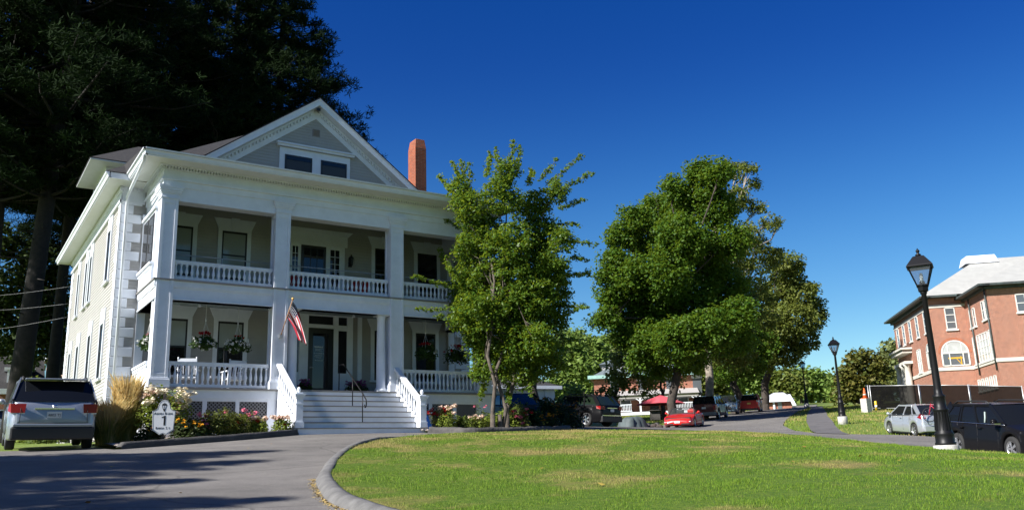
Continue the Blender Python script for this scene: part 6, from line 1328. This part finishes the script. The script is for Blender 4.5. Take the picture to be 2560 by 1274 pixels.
# ================================================================ street lamps
lampglass = mat('lamp_glass', (.5, .56, .6), .1); nn = lampglass.node_tree.nodes['Principled BSDF']; nn.inputs['Transmission Weight'].default_value = .9; nn.inputs['IOR'].default_value = 1.05
def street_lamp(loc, label, Ht, ped=.14):
    t = thing('street_lamp', label, 'street lamp', loc, group='black lantern street lamps')
    MB().lathe([(.265, -.3), (.265, ped-.02), (.25, ped)], n=28).build('concrete_base', concrete, t)
    w = MB(); w.lathe([(.215, 0), (.215, .05), (.198, .07), (.198, .22), (.207, .25), (.18, .29), (.172, .31), (.145, .74), (.163, .76), (.163, .79), (.132, .82), (.122, 1.04), (.136, 1.06), (.136, 1.09), (.09, 1.13), (.084, 1.25), (.056, Ht-1.0), (.075, Ht-.98), (.075, Ht-.93), (.06, Ht-.9)], (0, 0, ped), 24)
    for k in range(16): a = 2*math.pi*k/16; w.beam((.173*math.cos(a), .173*math.sin(a), ped+.33), (.148*math.cos(a), .148*math.sin(a), ped+.72), .018, .02, (math.cos(a), math.sin(a), 0))
    w.build('post', iron, t)
    zb_ = Ht+ped-.95; w = MB(); w.lathe([(.07, 0), (.12, .03), (.13, .12), (.15, .14), (.15, .17), (.1, .18)], (0, 0, zb_), 6, False); w.lathe([(.06, .18), (.06, .26), (.03, .27)], (0, 0, zb_), 8)
    b0, b1, h0_, h1_ = .115, .25, .17, .60; c4 = [(1, 1), (-1, 1), (-1, -1), (1, -1)]
    for sx, sy in c4: w.beam((sx*b0, sy*b0, zb_+h0_), (sx*b1, sy*b1, zb_+h1_), .022, .022, (sx, -sy, 0))
    for i in range(4):
        p, q = c4[i], c4[(i+1) % 4]; w.beam((p[0]*b1, p[1]*b1, zb_+h1_), (q[0]*b1, q[1]*b1, zb_+h1_), .03, .03); w.beam((p[0]*b0, p[1]*b0, zb_+h0_), (q[0]*b0, q[1]*b0, zb_+h0_), .025, .025)
    lan = w.build('lantern_frame', iron, t)
    w = MB(); R1 = .285; rr = [(R1, h1_), (R1-.015, h1_+.03), (.12, h1_+.25), (.06, h1_+.27)]
    w.grid([[(sx*r, sy*r, zb_+z) for sx, sy in c4] for r, z in rr], False, True); w.add([(sx*R1, sy*R1, zb_+h1_) for sx, sy in c4], [(0, 1, 2, 3)]); w.add([(sx*.06, sy*.06, zb_+h1_+.27) for sx, sy in c4], [(0, 1, 2, 3)])
    w.lathe([(.05, 0), (.07, .03), (.03, .06), (.03, .09), (.045, .11), (.045, .13), (.02, .16), (.0, .20)], (0, 0, zb_+h1_+.27), 10); w.build('lantern_roof', iron, t)
    g = MB()
    for i in range(4):
        p, q = c4[i], c4[(i+1) % 4]; g.add([(p[0]*b0*.97, p[1]*b0*.97, zb_+h0_), (q[0]*b0*.97, q[1]*b0*.97, zb_+h0_), (q[0]*b1*.97, q[1]*b1*.97, zb_+h1_), (p[0]*b1*.97, p[1]*b1*.97, zb_+h1_)], [(0, 1, 2, 3)])
    g.build('glass_pane', lampglass, t)
    MB().lathe([(.025, .2), (.04, .3), (.04, .42), (.02, .46)], (0, 0, zb_), 8).build('bulb', mat('lamp_bulb', (.7, .7, .68), .4), t)
    return t
l1 = gp(2357, 22); l1.z += .06; sl1 = street_lamp(l1, 'big black street lamp in the lawn beside the black estate car', 4.42); sl1.rotation_euler = (0, 0, .5)
l2 = gp(2108, 53); sl2 = street_lamp(l2, 'black street lamp on a tall pale concrete foot beside the path', 4.43, .36); sl2.rotation_euler = (0, 0, .9)
l3 = gp(2022, 95); dup(sl2, l3, .4, 'small far street lamp between the road and the path')
l4 = gp(2114, 118); dup(sl2, l4, .2, 'slim lamp post half hidden behind the round dark tree', scale=(1, 1, .88))

# ================================================================ construction fence
galv = mat('galvanised', (.5, .51, .52), .45, metal=.6); fab = mat('black_fence_fabric', (.0045, .0043, .0042), .95, spec=.1, var=.4, vscale=1.5, bump=.5, bscale=6)
nb_ = fab.node_tree.nodes['Principled BSDF']; nb_.inputs['Alpha'].default_value = .95
def fence_panel(p0, p1, label, h=1.72):
    p0, p1 = Vector(p0), Vector(p1); t = thing('fence_panel', label, 'fence', p0, group='black screened site fence panels')
    d = p1-p0
    w = MB(); N, M = 22, 7; dn = Vector((-d.y, d.x, 0)).normalized()
    w.grid([[d*(i/N)+Vector((0, 0, .08+(h-.1)*k/M))+dn*(.03*math.sin(i*1.3+k*.8)*(1-abs(2*k/M-1))+.06*math.exp(-k*1.2)*math.sin(i*.9)) for k in range(M+1)] for i in range(N+1)], True); w.build('fabric', fab, t)
    w = MB(); 
    for f in (0, 1): q = d*f; w.tube([q+Vector((0, 0, -.1)), q+Vector((0, 0, h+.06))], .032, 8)
    w.tube([Vector((0, 0, h)), d+Vector((0, 0, h))], .025, 6); w.tube([Vector((0, 0, .12)), d+Vector((0, 0, .12))], .02, 6); w.build('frame', galv, t)
    w = MB(); w.box(-.4, .4, -.06, .06, -.12, -.04); w.build('foot', galv, t)
fz = [gp(2186, 69), gp(2309, 67.4), gp(2435, 66.8), gp(2570, 66.2), gp(2720, 66)]
fence_panel(fz[0]+Vector((0, 0, .0)), fz[1], 'leftmost black screened fence panel in front of the brick school'); fence_panel(fz[1]+Vector((.12, 0, 0)), fz[2], 'middle black screened fence panel behind the silver hatchback'); fence_panel(fz[2]+Vector((.12, 0, 0)), fz[3], 'black screened fence panel behind the estate car roof')
q = gp(2176, 76); fence_panel(fz[0]+Vector((-.1, .1, 0)), q, 'edge on fence panel running back from the left end of the site fence')
# traffic cone and striped barrier ends
p = gp(2171, 66.5); p.z += .9; t = thing('traffic_cone', 'orange traffic cone with white collar beside the left end of the fence', 'cone', p)
orange = mat('cone_orange', (.62, .11, .02), .5); MB().box(-.2, .2, -.2, .2, 0, .04).build('base', orange, t); MB().lathe([(.16, .04), (.03, .75)], n=16).build('cone', orange, t); MB().lathe([(.125, .24), (.085, .44)], n=16).build('collar', plate, t)
w = MB(); w.box(-.25, .25, -.25, .25, -1.0, 0); sp_ = w.build('concrete_block', concrete); sp_.location = p; tag(sp_, 'concrete block carrying the orange traffic cone at the fence end', 'block')
for px, lab in ((2172, 'yellow banded marker post left of the fence foot'), (2196, 'second yellow banded marker post under the first fence panel')):
    p = gp(px, 68); t = thing('marker_post', lab, 'post', p, group='yellow banded marker posts'); MB().lathe([(.09, 0), (.09, .62), (.05, .66)], n=10).build('post', mat('marker_yellow', (.62, .42, .03), .5), t); MB().lathe([(.094, .2), (.094, .36)], n=10).build('band', plate, t)

# ================================================================ umbrella, table and stones by the brick house
p = gp(1655, 72); ub = thing('garden_umbrella', 'red garden umbrella open beside the big maple trunk', 'umbrella', p)
hz_ = float(at(1655, 986, 72)[2])-p.z; w = MB(); n = 8; R_ = 2.0
w.add([(R_*math.cos(2*math.pi*k/n), R_*math.sin(2*math.pi*k/n), hz_-.75) for k in range(n)]+[(R_*.5*math.cos(2*math.pi*k/n), R_*.5*math.sin(2*math.pi*k/n), hz_-.33) for k in range(n)]+[(0, 0, hz_)], [(k, (k+1) % n, n+(k+1) % n, n+k) for k in range(n)]+[(n+k, n+(k+1) % n, 2*n) for k in range(n)])
w.build('canopy', mat('umbrella_red', (.50, .07, .09), .7), ub); MB().tube([(0, 0, 0), (0, 0, hz_-.02)], .03, 8).build('pole', wood, ub)
tb = thing('picnic_table', 'dark picnic table on the grass under the red umbrella', 'table', gp(1640, 71), .8); MB().box(-1.1, 1.1, -.45, .45, .72, .77).build('tabletop', mat('table_dark', (.05, .045, .04), .7), tb)
for sx in (-.8, .8): MB().box(sx-.05, sx+.05, -.4, .4, 0, .72).build('leg', MATS['table_dark'], tb)
p = gp(1582, 57); stp = thing('covered_pile', 'pile under a grey green tarpaulin just right of the black suv', 'pile', p)
rng = np.random.default_rng(5); w = MB(); w.grid([[(x, y+rng.normal(0, .06), max(-.1, (1.15-.5*abs(x/1.9)**3-.6*abs(y/.9)**4)+rng.normal(0, .06)) if abs(x) < 1.95 and abs(y) < .95 else -.1) for y in np.linspace(-1, 1, 9)] for x in np.linspace(-2, 2, 13)], True); w.v = [(a*.45, b*.7, c*.6) for a, b, c in w.v]; w.build('tarpaulin', mat('tarp', (.07, .09, .09), .7, var=.3, vscale=2), stp)  # tarpaulin colour darkened to stand for the maple's shade on it
for k in range(9): w = MB(); w.lathe([(.02, 0), (.3, .06), (.34, .22), (.2, .38), (.02, .42)], (0, 0, 0), 7, False); o = w.build('boulder', MATS['edging_stone'] if k % 2 else bark_d); q = gp(1600+k*6, 58+rng.uniform(-1, 1.5)); o.location = (q.x, q.y, q.z-.08); o.rotation_euler = (0, 0, k); o.scale = (rng.uniform(.5, .9), rng.uniform(.5, .8), rng.uniform(.5, .9)); tag(o, 'rough dark boulder in the row between the tarpaulin pile and the red convertible', 'boulder', 'boulders beside the tarpaulin pile')

# ================================================================ house things: sign, flag, baskets, chairs, pots
# -- address sign, turned a little to the viewer
ps = onY(406, 1095, 23.75); sz = tzs(ps[0], 23.75)+.05; sg = thing('address_sign', 'white shield shaped address sign with a lantern emblem on a dark post', 'sign', (ps[0], 23.75, sz), math.radians(-8))
MB().box(-.035, .035, .0, .05, -.1, 1.24).build('post', bark_d, sg)
half_ = [(0, .23), (.04, .215), (.09, .20), (.27, .32), (.29, .62), (.30, .80), (.22, .82), (.165, .87), (.155, .93), (.13, 1.0), (.075, 1.06), (0, 1.085)]
outl = [(x*.93, z) for x, z in half_]+[(-x*.93, z) for x, z in half_[-2:0:-1]]
bd_ = MB().prism(outl, 1, -.03, 0).build('board', signw, sg)
inn = [(x*.95, .66+(z-.66)*.955) for x, z in outl]; w = MB(); k = len(inn)
for i in range(k):
    a, b = inn[i], inn[(i+1) % k]; w.beam((a[0], -.031, a[1]), (b[0], -.031, b[1]), .007, .003, (0, 1, 0)) if (Vector(a)-Vector(b)).length > 1e-4 else None
w.build('border_line', txt, bd_)
MT = lambda z: Matrix.Translation((0, -.032, z)) @ Matrix.Rotation(math.pi/2, 4, 'X')
def smallcaps(words, z, big, par):
    parts = []; x = 0
    for wd in words:
        parts.append((wd[0], big, x)); x += big*.72
        if len(wd) > 1: parts.append((wd[1:], big*.74, x+len(wd[1:])*big*.74*.31)); x += len(wd[1:])*big*.74*.64
        x += big*.35
    tot = x-big*.35
    for s_, sz_, px_ in parts: text_mesh(s_, sz_, 'lettering', txt, par, Matrix.Translation((px_-tot/2+(big*.3 if len(s_) == 1 else 0), 0, 0)) @ MT(z))
smallcaps(['ADMIN', 'BLDG.'], .71, .085, bd_); MB().prism([(.0, .44), (.045, .44), (.045, .68), (.02, .68), (-.05, .645), (-.05, .625), (0, .64)], 1, -.034, -.029).build('numeral', txt, bd_); smallcaps(['BEECH', 'ST.'], .345, .08, bd_)
w = MB(); T_ = [(-.055, .945), (.055, .945), (.03, .845), (-.03, .845)]
for a, b in ((0, 1), (1, 2), (2, 3), (3, 0)): w.beam((T_[a][0], -.031, T_[a][1]), (T_[b][0], -.031, T_[b][1]), .012, .003, (0, 1, 0))
w.prism([(-.062, .945), (.062, .945), (.042, .985), (-.042, .985)], 1, -.034, -.029); w.box(-.008, .008, -.034, -.029, .985, 1.01); w.prism([(-.03, .845), (.03, .845), (.012, .79), (-.012, .79)], 1, -.034, -.029); w.box(-.005, .005, -.034, -.029, .86, .93); w.build('lantern_emblem', txt, bd_)
# -- flag on the left stair column
fl_ = thing('flag', 'american flag on an angled wooden pole fixed to the column left of the steps', 'flag', (9.0, YC-.02, 5.65))
fb = Vector(onY(702, 838, YC-.02)); ft = Vector(onY(732, 747, YC-.62)); ob = Vector((9.0, YC-.02, 5.65))
MB().tube([fb-ob, ft-ob], .016, 8).build('flag_pole', wood, fl_); MB().lathe([(0, -.05), (.04, -.02), (.045, .02), (0, .06)], tuple(ft-ob), 10).build('finial', mat('gilt', (.55, .32, .10), .35, metal=.6), fl_); MB().box(-.06+fb.x-ob.x, .06+fb.x-ob.x, -.02+fb.y-ob.y, .02, fb.z-ob.z-.08, fb.z-ob.z+.06).build('bracket', galv, fl_)
# cloth: hoist runs down the pole, fly edge hangs down in folds
ht, hbm = ft.lerp(fb, .06), ft.lerp(fb, .50); ft0 = Vector(onY(736, 790, YC-.5)); NU, NV = 40, 26
flyT, flyB = Vector(onY(769, 862, YC-.42)), Vector(onY(748, 850, YC-.30))
def cloth(u, v):                      # u along the fly, v down the hoist
    a = ht.lerp(hbm, v); b = flyT.lerp(flyB, v*1.0)
    m1 = ht.lerp(hbm, v)+Vector((.30-.10*v, .05, -.18-.05*v)); m = (1-u)**2*a+2*u*(1-u)*m1+u*u*b
    return m+Vector((.03*math.sin(v*9+u*3)*u, (.11*math.sin(v*10.5+u*2.0)+.04*math.sin(v*19))*min(1, u*1.8), 0))
def cloth_part(name, m, sel, off=0, par=None):
    w = MB()
    for i in range(NU):
        for j in range(NV):
            if sel((i+.5)/NU, (j+.5)/NV):
                w.add([cloth(i/NU, j/NV)-ob, cloth((i+1)/NU, j/NV)-ob, cloth((i+1)/NU, (j+1)/NV)-ob, cloth(i/NU, (j+1)/NV)-ob], [(0, 1, 2, 3)], False)
    return w.build(name, m, par or fl_)
stripe = lambda v: int(v*13) % 2 == 0; cant = lambda u, v: u < .4 and v < 7/13
fr_, fw_, fb_ = mat('flag_red', (.42, .012, .03), .7), mat('flag_white', (.72, .70, .70), .7), mat('flag_blue', (.02, .03, .10), .7)
cloth_part('stripes', fr_, lambda u, v: stripe(v) and not cant(u, v)); cloth_part('stripes', fw_, lambda u, v: not stripe(v) and not cant(u, v)); cn = cloth_part('canton', fb_, cant)
w = MB()
for i in range(6):
    for j in range(5):
        u, v = .035+i*.064, .05+j*.105; c = cloth(u, v)-ob; w.lathe([(0, -.016), (.018, 0), (0, .016)], (c.x, c.y-.012, c.z), 6)
w.build('stars', fw_, cn)
# -- hanging baskets
def basket(loc, ztop, label, flw, seed, r=.34):
    rng = np.random.default_rng(seed); t = thing('hanging_basket', label, 'hanging basket', loc, group='hanging flower baskets on the porch')
    MB().lathe([(.08, -.16), (.17, -.08), (.20, .04), (.19, .05)], n=14).build('pot', plastic, t)
    k = 1100; d = unit(rng.normal(size=(k, 3))); P = d*(rng.uniform(.35, 1, k)[:, None])*np.array([r*1.15, r*1.0, r*.72])*(1+.2*np.sin(d[:, :1]*6+seed)); P[:, 2] -= .10*np.hypot(P[:, 0], P[:, 1])/r-.02
    V, F = leaf_quads(P, .085, .7, .3, rng, out=d); npmesh('foliage', V, F, L_basket, t, rnd=rng.uniform(0, 1, k))
    for key, n, zone in flw:
        d = unit(rng.normal(size=(n, 3))); 
        if zone == 'top': d[:, 2] = np.abs(d[:, 2])+.9; d[:, :2] *= .55
        else: d[:, 1] -= .5; d[:, 2] = d[:, 2]*.6-.15
        d = unit(d); c = d*np.array([r*1.12, r*1.02, r*.8]); m = 7; q, dd = sph(n*m, rng); P = np.repeat(c, m, 0)+q*.045; V, F = leaf_quads(P, .055, .9, .6, rng, out=dd); npmesh('flowers', V, F, petal[key], t, rnd=rng.uniform(0, 1, n*m))
    hz = ztop-loc[2]; w = MB()
    for a in (0, 2.1, 4.2): w.tube([(.19*math.cos(a), .19*math.sin(a), .05), (0, 0, .62)], .005, 4)
    w.tube([(0, 0, .62), (0, 0, .72)], .02, 6); w.tube([(0, 0, .72), (0, 0, hz)], .007, 4); w.build('hanger', plate, t)
BY = YC+.75
def bpos(px, py, Y=BY): p = onY(px, py, Y); return (p[0], Y, p[2])
basket(bpos(512, 852), 7.1, 'left front hanging basket with red flowers on top and white below', (('red', 26, 'top'), ('white', 20, 'side')), 1); basket(bpos(593, 860), 7.1, 'hanging basket with many white flowers in front of the left porch window', (('white', 34, 'side'), ('red', 5, 'top')), 2)
basket((5.22, 28.35, 5.62), 6.75, 'sunlit hanging basket in the open left end of the porch', (('white', 26, 'side'), ('red', 5, 'top')), 3, .32)
basket(bpos(1064, 878), 7.1, 'dark hanging basket with red flowers just right of the right stair column', (('red', 22, 'top'), ('white', 8, 'side')), 4, .38); basket(bpos(1142, 886), 7.1, 'dark hanging basket nearest to the garden tree', (('red', 24, 'top'), ('red', 8, 'side')), 5, .45)
# -- white rocking chairs
def rocker(loc, rz, label, m=white, name='rocking_chair', cat='rocking chair', rock=True, group=None):
    t = thing(name, label, cat, loc, rz, group)
    for s in (-1, 1):
        x = s*.27
        if rock: MB().tube([(x, -.45+.9*k/8, .04+.10*(2*k/8-1)**2) for k in range(9)], .022, 6).build('rocker', m, t)
        w = MB(); w.tube([(x, -.24, .05), (x, -.24, .66)], .024, 6); w.build('leg', m, t); w = MB(); w.tube([(x, .22, .05), (x, .26, .5), (x, .36, .98), (x, .37, 1.03)], [.024, .024, .022, .026], 6); w.build('back_post', m, t)
        w = MB(); w.box(*sorted((x-.05, x+.05)), -.30, .30, .655, .685); w.build('armrest', m, t)
    MB().box(-.28, .28, -.26, .25, .40, .435).build('seat', m, t); w = MB()
    for k in range(6): x = -.2+k*.08; w.beam((x, .26, .5), (x, .345, .9), .035, .012, (0, 1, 0))
    w.build('back_slats', m, t); MB().box(-.28, .28, .33, .37, .89, .99).build('top_rail', m, t); MB().tube([(-.27, -.24, .25), (.27, -.24, .25)], .014, 5).build('stretcher', m, t)
rocker((6.42, 28.25, FZ), math.radians(160), 'white rocking chair nearest to the left end of the porch'); rocker((7.85, 28.35, FZ), math.radians(185), 'white rocking chair under the basket with the white flowers')
redc = mat('red_chair', (.45, .012, .02), .5)
def adiron(loc, rz, label):
    t = thing('deck_chair', label, 'chair', loc, rz, group='red chairs on the balcony'); MB().add([(-.28, -.3, .36), (.28, -.3, .36), (.28, .25, .22), (-.28, .25, .22), (-.28, -.3, .33), (.28, -.3, .33), (.28, .25, .19), (-.28, .25, .19)], [(0, 1, 2, 3), (7, 6, 5, 4), (0, 1, 5, 4), (2, 3, 7, 6), (1, 2, 6, 5), (0, 3, 7, 4)]).build('seat', redc, t); w = MB()
    for k in range(5): x = -.22+k*.11; w.beam((x, .22, .2), (x*1.1, .5, .66-.03*abs(k-2)), .09, .018, (0, 1, 0))
    w.build('backrest', redc, t)
    for s in (-1, 1): MB().box(*sorted((s*.27, s*.37)), -.35, .3, .44, .465).build('armrest', redc, t); MB().box(*sorted((s*.29, s*.33)), -.32, -.24, 0, .44).build('leg', redc, t)
adiron((12.05, 28.2, DZ), math.radians(170), 'red deck chair behind the right half of the middle balcony railing'); adiron((9.55, 28.3, DZ), math.radians(190), 'red deck chair behind the left end of the middle balcony railing')
# -- flower pots by the door
for x, lab, sd in ((10.42, 'pot of purple flowers left of the front door', 1), (12.35, 'wide pot of purple and pink flowers right of the front door', 2)):
    r_ = .26 if sd == 1 else .40; t = plant('flower_pot', lab, 'flower pot', (x, 28.9, FZ+.16), r_, .36, L_basket, 300, .07, (('purple', 34 if sd == 1 else 60, .05, .4, 1.05, True),), seed=60+sd); MB().lathe([(.12, -.16), (.17, .06), (.18, .08)], n=14).build('pot', plastic, t)
# -- blue plastic thing beside the right newel
bp_ = onY(1066, 1070, 25.0); w = thing('blue_scoop', 'blue plastic scoop leaning on the right stair newel', 'scoop', (bp_[0]+.06, 25.0, tzs(bp_[0], 25.0)+.05), .2); blm = mat('blue_plastic', (.03, .16, .55), .35)
MB().add([(-.06, .04, .5), (.02, .04, .5), (.16, -.06, .0), (-.02, -.06, .0), (.0, .1, .28), (.2, .06, .02)], [(0, 1, 2, 3), (1, 4, 5, 2)]).build('blade', blm, w); MB().tube([(-.03, .05, .48), (-.10, .1, .62)], .018, 6).build('handle', blm, w)
# -- overhead wires at the left
for (y0, x1, y1_, lab) in ((717, 185, 714, 'topmost overhead wire left of the house'), (752, 176, 758, 'middle overhead wire left of the house'), (803, 172, 791, 'lowest overhead wire left of the house')):
    A = Vector(at(x1, y1_, 42.5)); Bq = Vector(at(-420, y0+(y0-y1_)*1.6+10, 38)); w = MB(); w.tube([A.lerp(Bq, k/10)-Vector((0, 0, .35*math.sin(math.pi*k/10))) for k in range(11)], .007, 4); tag(w.build('overhead_wire', mat('wire', (.32, .32, .32), .5)), lab, 'wire', 'overhead wires left of the house')
